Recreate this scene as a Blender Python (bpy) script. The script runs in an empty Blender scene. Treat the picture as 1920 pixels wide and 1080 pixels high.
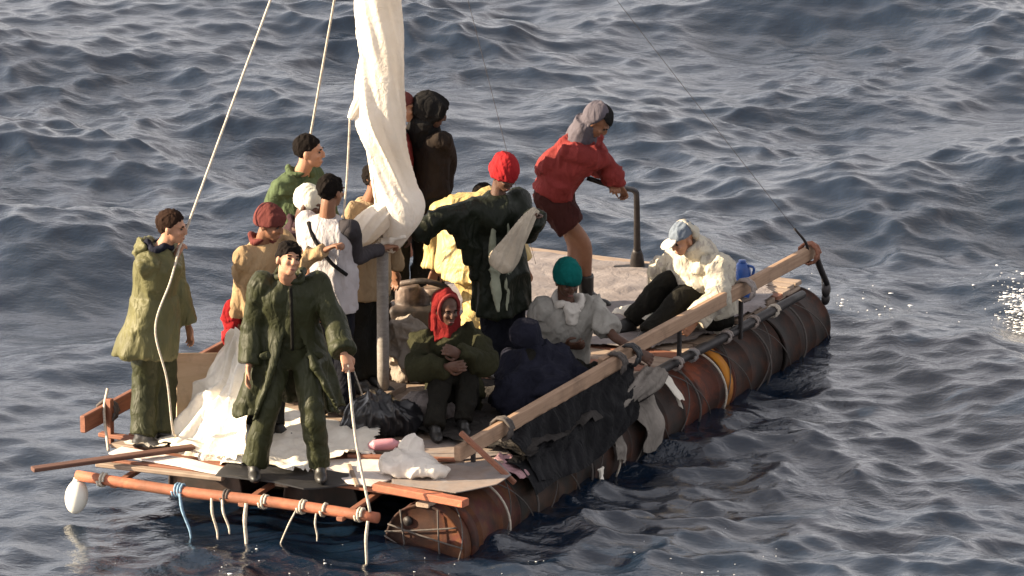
import bpy, math, random
import numpy as np
from mathutils import Vector, Matrix

random.seed(7)
RNG = np.random.default_rng(11)
scene = bpy.context.scene
col = scene.collection
rad = math.radians

# ------------------------------------------------------------------ camera
DIST, PITCH = 45.0, rad(15)
cam_d = bpy.data.cameras.new('camera'); cam = bpy.data.objects.new('camera', cam_d); col.objects.link(cam)
cam_d.sensor_width = 36.0
cam_d.lens = 205.03
cam_d.clip_start, cam_d.clip_end = 0.5, 9000
cam.location = (0, -DIST * math.cos(PITCH), DIST * math.sin(PITCH))
cam.rotation_euler = (math.pi / 2 - PITCH, 0, 0)
scene.camera = cam

# ------------------------------------------------------------------ sky and sun
SUN_AZ, SUN_EL = rad(184), rad(22)          # the sun stands to the left of the raft
world = bpy.data.worlds.new('World'); scene.world = world; world.use_nodes = True
wn, wl = world.node_tree.nodes, world.node_tree.links
bg = wn['Background']
sky = wn.new('ShaderNodeTexSky'); sky.sky_type = 'NISHITA'; sky.sun_disc = False
sky.sun_elevation = SUN_EL
sky.sun_rotation = math.pi / 2 - SUN_AZ
sky.dust_density = 1.0; sky.air_density = 1.0; sky.ozone_density = 1.0
hs = wn.new('ShaderNodeHueSaturation'); hs.inputs['Saturation'].default_value = 0.10
tint = wn.new('ShaderNodeMix'); tint.data_type = 'RGBA'; tint.blend_type = 'MULTIPLY'
tint.inputs['Factor'].default_value = 1.0; tint.inputs['B'].default_value = (1.0, 0.955, 0.965, 1)
wl.new(sky.outputs[0], hs.inputs['Color']); wl.new(hs.outputs[0], tint.inputs['A'])
wl.new(tint.outputs['Result'], bg.inputs['Color']); bg.inputs['Strength'].default_value = 0.09
sun_d = bpy.data.lights.new('sun', 'SUN'); sun = bpy.data.objects.new('sun', sun_d); col.objects.link(sun)
sun_d.energy = 5.0; sun_d.angle = rad(0.6); sun_d.color = (1.0, 0.81, 0.56)
sd = Vector((math.cos(SUN_AZ) * math.cos(SUN_EL), math.sin(SUN_AZ) * math.cos(SUN_EL), math.sin(SUN_EL)))
sun.rotation_euler = sd.to_track_quat('Z', 'Y').to_euler(); sun.location = sd * 30
scene.view_settings.view_transform = 'Standard'
scene.view_settings.look = 'None'
scene.view_settings.exposure = 1.7
scene.view_settings.gamma = 1.0

# ------------------------------------------------------------------ materials
def mat_new(name):
    m = bpy.data.materials.new(name); m.use_nodes = True
    n, l = m.node_tree.nodes, m.node_tree.links
    return m, n, l, n['Principled BSDF']

def noise(n, l, scale, detail=4, rough=.55, vec=None, dist=0.0):
    t = n.new('ShaderNodeTexNoise'); t.inputs['Scale'].default_value = scale
    t.inputs['Detail'].default_value = detail; t.inputs['Roughness'].default_value = rough
    t.inputs['Distortion'].default_value = dist
    if vec is not None: l.new(vec, t.inputs['Vector'])
    return t

def ramp(n, l, src, stops):
    r = n.new('ShaderNodeValToRGB'); e = r.color_ramp.elements
    while len(e) < len(stops): e.new(.5)
    for q, (p, c) in zip(e, stops):
        q.position = p; q.color = (c, c, c, 1) if isinstance(c, (int, float)) else (*c, 1)
    l.new(src, r.inputs['Fac']); return r

def mixc(n, l, fac, a, b, mode='MIX'):
    x = n.new('ShaderNodeMix'); x.data_type = 'RGBA'; x.blend_type = mode
    for s, v in (('Factor', fac), ('A', a), ('B', b)):
        if hasattr(v, 'links'): l.new(v, x.inputs[s])
        elif isinstance(v, (int, float)): x.inputs[s].default_value = v
        else: x.inputs[s].default_value = (*v, 1)
    return x.outputs['Result']

def bumpn(n, l, b, h, strength, dist=.01, prev=None):
    x = n.new('ShaderNodeBump'); x.inputs['Strength'].default_value = strength; x.inputs['Distance'].default_value = dist
    l.new(h, x.inputs['Height'])
    if prev is not None: l.new(prev, x.inputs['Normal'])
    if b is not None: l.new(x.outputs[0], b.inputs['Normal'])
    return x.outputs[0]

def coords(n, l, scale=(1, 1, 1)):
    tc = n.new('ShaderNodeTexCoord'); mp = n.new('ShaderNodeMapping'); mp.inputs['Scale'].default_value = scale
    l.new(tc.outputs['Object'], mp.inputs['Vector']); return mp.outputs[0]

def mul(c, k): return tuple(max(0, min(1, x * k)) for x in c)

def fabric(name, c, rough=.85, var=.35, stain=None, wr=.25, sheen=.0, blot=None):
    m, n, l, b = mat_new(name); c = mul(c, .72)
    v = coords(n, l)
    big = noise(n, l, 5, 5, .6, v)
    colr = mixc(n, l, ramp(n, l, big.outputs['Fac'], [(.3, 0.), (.7, 1.)]).outputs[0], mul(c, 1 - var), mul(c, 1 + var * .6))
    if blot is not None:
        bn = noise(n, l, 14, 3, .6, v, .6)
        colr = mixc(n, l, ramp(n, l, bn.outputs['Fac'], [(.52, 0.), (.58, 1.)]).outputs[0], colr, blot)
    if stain is not None:
        sn = noise(n, l, 9, 6, .7, v)
        colr = mixc(n, l, ramp(n, l, sn.outputs['Fac'], [(.56, 0.), (.72, .8)]).outputs[0], colr, stain)
    l.new(colr, b.inputs['Base Color'])
    b.inputs['Roughness'].default_value = rough
    b.inputs['Specular IOR Level'].default_value = .22 if rough < .6 else .08
    b.inputs['Sheen Weight'].default_value = sheen
    vz = coords(n, l, (1, 1, .5)); f = noise(n, l, 300, 2, .5, v); prev = None
    for sc_, st_, dist_ in ((6.5, wr * 1.6, .05), (13, wr * 1.3, .03), (30, wr * .8, .012)):      # creases: sharp valleys where the noise crosses its middle
        w = noise(n, l, sc_, 1.5, .5, vz, 1.1)
        sb = n.new('ShaderNodeMath'); sb.operation = 'SUBTRACT'; sb.inputs[1].default_value = .5; l.new(w.outputs['Fac'], sb.inputs[0])
        ab = n.new('ShaderNodeMath'); ab.operation = 'ABSOLUTE'; l.new(sb.outputs[0], ab.inputs[0])
        prev = bumpn(n, l, None, ab.outputs[0], st_, dist_ * 2, prev)
    bumpn(n, l, b, f.outputs['Fac'], .2, .003, prev)
    return m

def cloth_thin(name, c, c2, trans=.3, scale=4, rough=.7):
    m, n, l, b = mat_new(name)
    v = coords(n, l); big = noise(n, l, scale, 5, .6, v)
    colr = mixc(n, l, ramp(n, l, big.outputs['Fac'], [(.35, 0.), (.7, 1.)]).outputs[0], c, c2)
    l.new(colr, b.inputs['Base Color']); b.inputs['Roughness'].default_value = rough
    w = noise(n, l, 22, 4, .55, v, .7); bn = bumpn(n, l, b, w.outputs['Fac'], .5, .02)
    t = n.new('ShaderNodeBsdfTranslucent'); l.new(colr, t.inputs['Color']); l.new(bn, t.inputs['Normal'])
    mx = n.new('ShaderNodeMixShader'); mx.inputs[0].default_value = trans
    l.new(b.outputs[0], mx.inputs[1]); l.new(t.outputs[0], mx.inputs[2])
    l.new(mx.outputs[0], n['Material Output'].inputs['Surface'])
    return m

def skin(name, c):
    m, n, l, b = mat_new(name); v = coords(n, l); t = noise(n, l, 30, 3, .6, v)
    l.new(mixc(n, l, t.outputs['Fac'], mul(c, .8), mul(c, 1.15)), b.inputs['Base Color'])
    b.inputs['Roughness'].default_value = .55; b.inputs['Specular IOR Level'].default_value = .3
    b.inputs['Subsurface Weight'].default_value = .08; b.inputs['Subsurface Radius'].default_value = (.02, .008, .004)
    return m

def wood(name, c1, c2, rough=.75, paint=None, grain=22, wear=(.5, .62)):
    m, n, l, b = mat_new(name); v = coords(n, l, (1.2, grain, grain))
    g = noise(n, l, 2.2, 6, .65, v, .5)
    colr = mixc(n, l, ramp(n, l, g.outputs['Fac'], [(.3, 0.), (.7, 1.)]).outputs[0], c1, c2)
    v2 = coords(n, l); s = noise(n, l, 3.5, 5, .7, v2)
    if paint is not None:
        colr = mixc(n, l, ramp(n, l, s.outputs['Fac'], [(wear[0], 0.), (wear[1], 1.)]).outputs[0], paint, colr)
    else:
        colr = mixc(n, l, ramp(n, l, s.outputs['Fac'], [(.5, 0.), (.75, .7)]).outputs[0], colr, mul(c1, .45))
    l.new(colr, b.inputs['Base Color']); b.inputs['Roughness'].default_value = rough
    bumpn(n, l, b, g.outputs['Fac'], .4, .006)
    return m

def rust(name, paint, r1, r2, amount=.5, dark=(.012, .010, .009), rough=.75, sc=5):
    m, n, l, b = mat_new(name); v = coords(n, l)
    a = noise(n, l, sc, 7, .68, v, .4); c = noise(n, l, sc * 3.2, 6, .7, v); d = noise(n, l, 2.6, 4, .6, v, .8)
    rc = mixc(n, l, c.outputs['Fac'], r1, r2)
    colr = mixc(n, l, ramp(n, l, a.outputs['Fac'], [(amount - .06, 1.), (amount + .06, 0.)]).outputs[0], rc, paint)
    colr = mixc(n, l, ramp(n, l, d.outputs['Fac'], [(.42, 0.), (.62, .95)]).outputs[0], colr, dark)
    l.new(colr, b.inputs['Base Color']); b.inputs['Roughness'].default_value = rough
    b.inputs['Metallic'].default_value = .0; b.inputs['Specular IOR Level'].default_value = .25
    bumpn(n, l, b, c.outputs['Fac'], .5, .008)
    return m

def plain(name, c, rough=.6, metal=0., var=.25, sc=12, bump=.2):
    m, n, l, b = mat_new(name); v = coords(n, l); t = noise(n, l, sc, 5, .65, v)
    l.new(mixc(n, l, ramp(n, l, t.outputs['Fac'], [(.3, 0.), (.7, 1.)]).outputs[0], mul(c, 1 - var), mul(c, 1 + var)), b.inputs['Base Color'])
    b.inputs['Roughness'].default_value = rough; b.inputs['Metallic'].default_value = metal
    if bump: bumpn(n, l, b, t.outputs['Fac'], bump, .005)
    return m

# ------------------------------------------------------------------ geometry helpers
def V(*a): return np.array(a, float)
def nrm(a):
    a = np.asarray(a, float); return a / max(np.linalg.norm(a), 1e-9)

def hash3(i):
    i = i.astype(np.int64)
    h = (i[..., 0] * 374761393 + i[..., 1] * 668265263 + i[..., 2] * 2147483647 + 1013904223) & 0xFFFFFFFF
    h = ((h ^ (h >> 13)) * 1274126177) & 0xFFFFFFFF
    h = ((h ^ (h >> 16)) * 2246822519) & 0xFFFFFFFF
    return ((h ^ (h >> 15)) & 0xFFFFFF) / float(0xFFFFFF)

def vnoise(p):
    """smooth value noise, 0..1, for an (n,3) array"""
    p = np.asarray(p, float) + 917.3
    i = np.floor(p); f = p - i; f = f * f * f * (f * (f * 6 - 15) + 10)
    out = 0
    for dx in (0, 1):
        for dy in (0, 1):
            for dz in (0, 1):
                w = (f[:, 0] if dx else 1 - f[:, 0]) * (f[:, 1] if dy else 1 - f[:, 1]) * (f[:, 2] if dz else 1 - f[:, 2])
                out = out + w * hash3(i + np.array([dx, dy, dz]))
    return out

def mesh_from(name, v, f):
    me = bpy.data.meshes.new(name)
    me.from_pydata([tuple(map(float, q)) for q in v], [], [tuple(map(int, q)) for q in f])
    return me

def smooth(me):
    me.polygons.foreach_set('use_smooth', [True] * len(me.polygons)); me.update()

def world_of(o):
    return o.matrix_basis if o.parent is None else world_of(o.parent) @ o.matrix_parent_inverse @ o.matrix_basis

def attach(o, parent):
    o.parent = parent; o.matrix_parent_inverse = world_of(parent).inverted()

def link(name, me, mat, parent=None, sm=True):
    o = bpy.data.objects.new(name, me); col.objects.link(o)
    if mat is not None and not me.materials: me.materials.append(mat)
    if sm: smooth(me)
    if parent is not None: attach(o, parent)
    return o

def add(name, vf, mat, parent=None, sm=True): return link(name, mesh_from(name, *vf), mat, parent, sm)

def tag(o, label=None, cat=None, group=None, kind=None):
    for k, x in (('label', label), ('category', cat), ('group', group), ('kind', kind)):
        if x: o[k] = x
    return o

def empty(name, label, cat, group=None, loc=(0, 0, 0)):
    o = bpy.data.objects.new(name, None); col.objects.link(o); o.empty_display_size = .1
    o.location = tuple(float(x) for x in loc)
    return tag(o, label, cat, group)

def join(parts):
    vs, fs, k = [], [], 0
    for v, f in parts:
        vs.append(np.asarray(v, float)); fs += [tuple(i + k for i in q) for q in f]; k += len(v)
    return np.concatenate(vs), fs

def rings(R_):
    """closed loft through a list of (n,3) rings"""
    n = len(R_[0]); v = np.concatenate(R_); f = []
    for a in range(len(R_) - 1):
        for i in range(n):
            j = (i + 1) % n
            f.append((a * n + i, a * n + j, (a + 1) * n + j, (a + 1) * n + i))
    f.append(tuple(range(n))[::-1]); k = (len(R_) - 1) * n
    f.append(tuple(range(k, k + n)))
    return v, f

def crom(pts, m):
    P = [np.asarray(p, float) for p in pts]
    if len(P) == 2: return [P[0] + (P[1] - P[0]) * t for t in np.linspace(0, 1, m + 1)]
    P = [2 * P[0] - P[1]] + P + [2 * P[-1] - P[-2]]; out = []
    for i in range(1, len(P) - 2):
        for t in np.linspace(0, 1, m, endpoint=False):
            a, b, c, d = P[i - 1:i + 3]
            out.append(.5 * (2 * b + (c - a) * t + (2 * a - 5 * b + 4 * c - d) * t * t + (3 * b - a - 3 * c + d) * t ** 3))
    out.append(P[-2]); return out

def tube(pts, rad_, n=10, m=4, jitter=0., seed=0, flat=1.0, ref=None, round_ends=False):
    """rounded tube through control points; rad_ a number or one per control point"""
    r = [rad_] * len(pts) if isinstance(rad_, (int, float)) else list(rad_)
    Q = crom(pts, m); rr = [float(x[0]) for x in crom([V(x, 0, 0) for x in r], m)]
    Q = np.array(Q); N = len(Q)
    if jitter:
        g = np.random.default_rng(seed); rr = [x * (1 + jitter * g.uniform(-1, 1)) for x in rr]
    T = np.gradient(Q, axis=0) if N > 2 else np.array([Q[1] - Q[0]] * 2)
    T = np.array([nrm(t) for t in T])
    a = V(0, 0, 1) if abs(T[0][2]) < .9 else V(1, 0, 0)
    if ref is not None: a = np.asarray(ref, float)
    x = nrm(a - T[0] * (a @ T[0])); out = []
    th = np.linspace(0, 2 * math.pi, n, endpoint=False)
    def ring(c, x, y, r): return c + np.outer(np.cos(th) * r, x) + np.outer(np.sin(th) * r * flat, y)
    for i in range(N):
        x = nrm(x - T[i] * (x @ T[i])); y = np.cross(T[i], x)
        if i == 0 and round_ends:
            out.append(ring(Q[0] - T[0] * rr[0] * .85, x, y, rr[0] * .45)); out.append(ring(Q[0] - T[0] * rr[0] * .5, x, y, rr[0] * .85))
        out.append(ring(Q[i], x, y, rr[i]))
        if i == N - 1 and round_ends:
            out.append(ring(Q[i] + T[i] * rr[i] * .5, x, y, rr[i] * .85)); out.append(ring(Q[i] + T[i] * rr[i] * .85, x, y, rr[i] * .45))
    return rings(out)

def ell(c, X, Y, Z, n=14, k=9, clip=None):
    """ellipsoid with half-axis vectors X,Y,Z; clip=(normal,d): what lies below the plane is flattened onto it"""
    R_ = []
    for a in np.linspace(-math.pi / 2 + .18, math.pi / 2 - .18, k):
        th = np.linspace(0, 2 * math.pi, n, endpoint=False)
        R_.append(np.outer(np.cos(th) * math.cos(a), X) + np.outer(np.sin(th) * math.cos(a), Y) + np.outer(np.full(n, math.sin(a)), Z))
    v, f = rings(R_)
    if clip is not None:
        nn = nrm(clip[0]); d = v @ nn - clip[1]; v = v - np.outer(np.minimum(d, 0), nn)
    return v + np.asarray(c, float), f

def box_vf(L, W, H, ch=.006):
    """chamfered bar along X"""
    w, h = W / 2, H / 2; c = min(ch, w * .5, h * .5)
    pr = [(-w + c, -h), (w - c, -h), (w, -h + c), (w, h - c), (w - c, h), (-w + c, h), (-w, h - c), (-w, -h + c)]
    def R_(x, s): return np.array([[x, a * s, b * s] for a, b in pr])
    k = 1 - c / max(w, h)
    return rings([R_(-L / 2, k), R_(-L / 2 + c, 1), R_(L / 2 - c, 1), R_(L / 2, k)])

BAR_CACHE = {}
def bar(name, a, b, W, H, mat, parent=None, up=(0, 0, 1), ch=.006, roll=0.):
    """plank / beam from a to b, a mesh along its own X axis"""
    a, b = np.asarray(a, float), np.asarray(b, float); L = np.linalg.norm(b - a)
    key = (round(L, 3), W, H, ch, mat.name)
    if key not in BAR_CACHE:
        me = mesh_from(name, *box_vf(L, W, H, ch)); me.materials.append(mat); BAR_CACHE[key] = me
    o = bpy.data.objects.new(name, BAR_CACHE[key]); col.objects.link(o)
    x = nrm(b - a); z = nrm(np.asarray(up, float) - x * (np.asarray(up, float) @ x)); y = np.cross(z, x)
    M = Matrix.Identity(4)
    for i in range(3): M[i][0], M[i][1], M[i][2], M[i][3] = x[i], y[i], z[i], (a[i] + b[i]) / 2
    o.matrix_world = M @ Matrix.Rotation(roll, 4, 'X')
    if parent is not None: attach(o, parent)
    return o

def remesh(vf, voxel, it=2, fac=.5):
    me = mesh_from('tmp', *vf); o = bpy.data.objects.new('tmp', me); col.objects.link(o)
    r = o.modifiers.new('r', 'REMESH'); r.mode = 'VOXEL'; r.voxel_size = voxel
    if it:
        s = o.modifiers.new('s', 'SMOOTH'); s.factor = fac; s.iterations = it
    dg = bpy.context.evaluated_depsgraph_get(); e = o.evaluated_get(dg); m = e.to_mesh()
    v = np.empty(len(m.vertices) * 3); m.vertices.foreach_get('co', v); v = v.reshape(-1, 3)
    f = [tuple(p.vertices) for p in m.polygons]
    e.to_mesh_clear(); bpy.data.objects.remove(o); bpy.data.meshes.remove(me)
    return v, f

def normals(v, f):
    q = np.array([t[:4] if len(t) >= 4 else (*t, t[-1]) for t in f if len(t) <= 4])
    n = np.cross(v[q[:, 2]] - v[q[:, 0]], v[q[:, 3]] - v[q[:, 1]]); N = np.zeros_like(v)
    for i in range(4): np.add.at(N, q[:, i], n)
    return N / np.maximum(np.linalg.norm(N, axis=1, keepdims=True), 1e-9)

def folds(vf, amp=.012, fx=9, fz=2.6, seed=0, fine=.4, axis=(0, 0, 1)):
    """cloth creases: ridged noise stretched along `axis`"""
    v, f = vf; N = normals(v, f); ax = nrm(axis)
    al = v @ ax; pe = v - np.outer(al, ax)
    warp = (vnoise(v * 4 + seed * 3.1) - .5)[:, None] * .25
    p = pe * fx + np.outer(al, ax) * fz + seed * 13.7 + warp * fx
    a = 1 - np.abs(2 * vnoise(p * .62) - 1); b = 1 - np.abs(2 * vnoise(p * 1.5 + 31) - 1)
    amp = amp * (.35 + 1.3 * vnoise(v * 3.1 + seed * 5))
    return v + N * ((a ** 2.5 - .35) * amp * 1.7 + (b ** 1.6 - .45) * amp * fine * 1.5)[:, None], f

# ------------------------------------------------------------------ raft axes
FX, FY = -0.296, -7.027                  # front right corner of the deck
AU = rad(64)
U, W_ = V(math.cos(AU), math.sin(AU), 0), V(math.sin(AU), -math.cos(AU), 0)
DECK = 0.44
def R(s, t, z): return V(FX, FY, 0) + U * s + W_ * t + V(0, 0, z)

# ------------------------------------------------------------------ sea
def build_water():
    def axis(lo, hi, d0, far, g):
        a = list(np.arange(lo, hi, d0)); d = d0
        while a[-1] < far: d *= g; a.append(a[-1] + d)
        d = d0; b = []
        x = lo
        while x > -far: d *= g; x -= d; b.append(x)
        return np.array(b[::-1] + a)
    xs = axis(-5.6, 5.6, .026, 3500, 1.05); ys = axis(-10.0, 13.5, .035, 3500, 1.06)
    X, Y = np.meshgrid(xs, ys); sx = np.gradient(xs)[None, :] * np.ones_like(X); sy = np.gradient(ys)[:, None] * np.ones_like(X)
    sp = np.maximum(sx, sy)
    g = np.random.default_rng(21)
    Z = np.zeros_like(X); DX = np.zeros_like(X); DY = np.zeros_like(X)
    comps = []
    for lam, amp, n, spread in ((8.5, .050, 6, .55), (4.6, .050, 9, .70), (2.5, .031, 12, .8), (1.35, .0160, 14, .9),
                                (.72, .0092, 18, .9), (.40, .0060, 24, .95), (.22, .0032, 26, 1.0), (.12, .0011, 18, 1.1)):
        for _ in range(n):
            L = lam * g.uniform(.72, 1.32); th = rad(-112) + g.normal() * spread
            comps.append((L, amp * g.uniform(.5, 1.4) / math.sqrt(n / 3), th, g.uniform(0, 6.283)))
    # gusts: ripples are stronger in some patches than in others
    P = np.stack([X.ravel() * .42, Y.ravel() * .30, np.zeros(X.size)], 1)
    gust = np.where(np.abs(X) < 60, (.35 + 1.35 * vnoise(P).reshape(X.shape) ** 1.2), 1.)
    rs = (X - FX) * U[0] + (Y - FY) * U[1]; rt = (X - FX) * W_[0] + (Y - FY) * W_[1]
    away = np.hypot(np.maximum(np.abs(rs - 3) - 3, 0), np.maximum(np.abs(rt + 1.35) - 1.35, 0))
    calm = .25 + .75 * np.clip(away / 2.2, 0, 1) ** 1.2                 # the raft damps the longer waves round its hull
    for L, A, th, ph in comps:
        k = 2 * math.pi / L; kx, ky = math.cos(th) * k, math.sin(th) * k
        att = np.clip((L / sp - 2.5) / 2.5, 0, 1)
        att = att * (gust if L < 1 else calm)
        p = kx * X + ky * Y + ph; c, s = np.cos(p), np.sin(p)
        Z += att * A * c; q = .8 * att * A
        DX -= q * math.cos(th) * s; DY -= q * math.sin(th) * s
    Z += .11 * np.exp(-((X + .9) ** 2 + (Y + 7.2) ** 2) / 5.)          # a swell lifts against the near end of the raft
    v = np.stack([X + DX, Y + DY, Z], -1).reshape(-1, 3)
    ny, nx = X.shape
    i = (np.arange(ny - 1)[:, None] * nx + np.arange(nx - 1)[None, :]).ravel()
    q = np.stack([i, i + 1, i + nx + 1, i + nx], 1)
    me = bpy.data.meshes.new('water')
    me.vertices.add(len(v)); me.vertices.foreach_set('co', v.ravel())
    me.loops.add(q.size); me.loops.foreach_set('vertex_index', q.ravel().astype(np.int32))
    me.polygons.add(len(q)); me.polygons.foreach_set('loop_start', (np.arange(len(q)) * 4).astype(np.int32))
    me.update(calc_edges=True); me.validate()
    m, n, l, b = mat_new('sea_water')
    vv = coords(n, l)
    big = noise(n, l, .5, 3, .5, vv)
    l.new(mixc(n, l, big.outputs['Fac'], (.003, .009, .021), (.005, .013, .027)), b.inputs['Base Color'])
    b.inputs['Roughness'].default_value = .07; b.inputs['IOR'].default_value = 1.75
    vs = coords(n, l, (1.0, 1.5, 1.0))
    r1 = noise(n, l, 9, 4, .6, vs, .5); r2 = noise(n, l, 26, 3, .6, vs, .3)
    gp = ramp(n, l, noise(n, l, .5, 3, .5, vv).outputs['Fac'], [(.35, .35), (.65, 1.)])
    h = n.new('ShaderNodeMath'); h.operation = 'MULTIPLY'; l.new(r1.outputs['Fac'], h.inputs[0]); l.new(gp.outputs[0], h.inputs[1])
    bumpn(n, l, b, r2.outputs['Fac'], .12, .02, bumpn(n, l, None, h.outputs[0], .24, .06))
    o = link('water', me, m); tag(o, 'dark blue grey open sea with choppy wind ripples', 'water', kind='structure')
    return comps
COMPS = build_water()

def wave_z(x, y, lmin=.3):
    z = .11 * math.exp(-((x + .9) ** 2 + (y + 7.2) ** 2) / 5.)
    rs = (x - FX) * U[0] + (y - FY) * U[1]; rt = (x - FX) * W_[0] + (y - FY) * W_[1]
    calm = .25 + .75 * min(1, math.hypot(max(abs(rs - 3) - 3, 0), max(abs(rt + 1.35) - 1.35, 0)) / 2.2) ** 1.2
    for L, A, th, ph in COMPS:
        if L > lmin: z += (calm if L >= 1 else 1) * A * math.cos(2 * math.pi / L * (math.cos(th) * x + math.sin(th) * y) + ph)
    return z


# ------------------------------------------------------------------ shared materials
M = dict(
    plank=wood('weathered_plank', (.20, .14, .10), (.34, .26, .20)),
    plank_red=wood('red_brown_plank', (.16, .06, .035), (.28, .115, .065)),
    beam=wood('raw_pine_beam', (.25, .155, .095), (.38, .25, .165)),
    orange=rust('orange_painted_pipe', (.60, .19, .095), (.24, .08, .045), (.46, .16, .09), .40, (.20, .085, .05), .6, 7),
    rope=plain('pale_rope', (.46, .41, .34), .9, 0, .35, 60), rope_dark=plain('dark_rope', (.07, .06, .055), .9, 0, .3, 60),
    rope_blue=plain('blue_rag', (.16, .26, .36), .9, 0, .35, 40),
    sheet=rust('dull_metal_sheet', (.30, .30, .31), (.22, .15, .11), (.34, .30, .28), .34, (.20, .19, .19), .5, 4),
    white_board=plain('painted_white_board', (.62, .56, .52), .7, 0, .2, 6),
    black=plain('black_rubber', (.018, .018, .02), .55, 0, .4, 10),
    iron=plain('dark_iron', (.028, .024, .024), .55, .5, .4, 18),
    mast=wood('grey_mast_timber', (.17, .15, .135), (.27, .25, .23)),
)

# ------------------------------------------------------------------ raft
raft = empty('raft', 'home made raft of rusty oil drums with plank deck, rails and mast', 'raft', loc=R(3, -1.35, .3))

def drum_mesh(name):
    L, r = .875, .287; n = 36
    prof = [(-.5, .0), (-.488, .62), (-.488, .93), (-.5, .955), (-.5, 1.0), (-.478, 1.0), (-.472, .975), (-.36, .972), (-.19, .972), (-.178, 1.0), (-.165, 1.0), (-.153, .972),
            (0, .968), (.153, .972), (.165, 1.0), (.178, 1.0), (.19, .972), (.36, .972), (.472, .975), (.478, 1.0), (.5, 1.0), (.5, .955), (.488, .93), (.488, .62), (.5, .0)]
    th = np.linspace(0, 2 * math.pi, n, endpoint=False); R_ = []
    for x, q in prof:
        q = max(q, .02)
        R_.append(np.stack([np.full(n, x * L), np.cos(th) * r * q, np.sin(th) * r * q], 1))
    v, f = rings(R_)
    d = (vnoise(v * 5 + hash(name) % 50) - .5) * .03                          # dents
    v[:, 1:] *= (1 + d[:, None])
    return v, f

DR = [rust('drum_rust_brown', (.024, .014, .011), (.036, .014, .008), (.060, .024, .014), .5),
      rust('drum_dark_olive', (.022, .018, .012), (.038, .017, .010), (.060, .032, .019), .46),
      rust('drum_orange', (.15, .032, .009), (.045, .014, .008), (.09, .022, .010), .44, (.020, .010, .008)),
      rust('drum_red', (.070, .014, .010), (.038, .013, .009), (.13, .048, .015), .46, (.020, .010, .008)),
      rust('drum_black', (.016, .015, .015), (.05, .025, .018), (.03, .02, .016), .42)]
def drum(s, t, z, mi, seed, yaw=0.):
    me = mesh_from('drum', *drum_mesh(str(seed))); me.materials.append(DR[mi]); smooth(me)
    o = bpy.data.objects.new('drum', me); col.objects.link(o)
    p = R(s, t, z); o.location = tuple(p); o.rotation_euler = (seed * 1.3, 0, 0)
    o.rotation_euler = (Matrix.Rotation(AU + yaw, 4, 'Z') @ Matrix.Rotation(seed * 1.3, 4, 'X')).to_euler()
    attach(o, raft); return o
def bung(o, a):
    c = V(*o.location) - U * .43; p = c + W_ * math.cos(a) * .2 + V(0, 0, math.sin(a) * .2)
    add('bung_cap', tube([p + U * .01, p - U * .022], .032, 14, 2), M['iron'], o)
right_kinds = [3, 1, 0, 0, 2, 0, 0]
right_drums = []
for i in range(7):
    d = drum(.40 + i * .880, -.29 + random.uniform(-.01, .01), .105 + random.uniform(-.008, .008), right_kinds[i], i + 1, random.uniform(-.02, .02)); right_drums.append(d)
bung(right_drums[0], 2.2); bung(right_drums[0], -.6)
tag(right_drums[0], 'orange red drum end with netting at the front corner'); tag(right_drums[4], 'bright orange and yellow drum in the brown row')
for i in range(7):
    drum(1.0 + i * .80, -2.25 + random.uniform(-.02, .02), .08, (4, 0, 1)[i % 3], i + 11)
for i in range(3):
    drum(.95 + i * .885, -1.35, .10, 4, i + 31)
# yellow chime of the orange drum and yellow lower half of the front end
th = np.linspace(0, 2 * math.pi, 40, endpoint=False)
def hoop(c, ax, r, w, h, mat, name, parent):
    ax = nrm(ax); x = nrm(np.cross(ax, V(0, 0, 1))); y = np.cross(ax, x)
    R_ = [c + ax * a + np.outer(np.cos(th) * q, x) + np.outer(np.sin(th) * q, y) for a, q in ((-w, r), (-w, r + h), (w, r + h), (w, r))]
    n = len(th); v = np.concatenate(R_); f = []
    for a in range(4):
        for i in range(n):
            j = (i + 1) % n; b = (a + 1) % 4
            f.append((a * n + i, a * n + j, b * n + j, b * n + i))
    return add(name, (v, f), mat, parent)
YEL = rust('yellow_paint_band', (.42, .17, .015), (.35, .12, .02), (.5, .2, .03), .45, (.10, .04, .01))
p4 = V(*right_drums[4].location)
hoop(p4 + U * .33, U, .278, .055, .014, YEL, 'painted_band', right_drums[4])
p0 = V(*right_drums[0].location)
hoop(p0 - U * .26, U, .279, .05, .012, DR[2], 'painted_band', right_drums[0])

# netting over the front drum end: thin cords across the lid
for k, (a0, a1) in enumerate(((2.7, .1), (3.0, 5.6), (3.5, 6.1), (2.2, 4.4), (1.2, 5.2), (3.8, 5.4), (2.9, .6))):
    P = []
    for q in np.linspace(0, 1, 6):
        a = np.array([math.cos(a0), math.sin(a0)]) * (1 - q) + np.array([math.cos(a1), math.sin(a1)]) * q
        P.append(p0 - U * (.448 + .012 * math.sin(q * 3.14)) + W_ * a[0] * .29 + V(0, 0, 1) * a[1] * .29)
    add('net_cord', tube(P, .006, 6, 2), M['rope_dark'], raft)
# lashings round the right drum row
for i, s in enumerate((.62, 1.05, 1.9, 2.35, 3.05, 3.7, 4.15, 4.95, 5.6)):
    P = []
    tw = random.uniform(-.12, .12)
    for a in np.linspace(-.5, 2.7, 12):
        P.append(R(s + tw * a / 3, -.29 + math.cos(a) * .305, .105 + math.sin(a) * .305))
    add('lashing', tube(P, .008, 6, 2), M['rope_dark'] if i % 3 else M['rope'], raft)

# netting over the side of the right row
for i in range(16):
    s0 = .2 + i * .36; d = .55 if i % 2 else -.45; P = []
    for q in np.linspace(0, 1, 9):
        a = 1.5 - 2.1 * q; P.append(R(s0 + d * q, -.29 + math.cos(a) * .300, .105 + math.sin(a) * .300))
    add('net_cord', tube(P, .0045, 5, 2), M['rope_dark'], raft)
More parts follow.
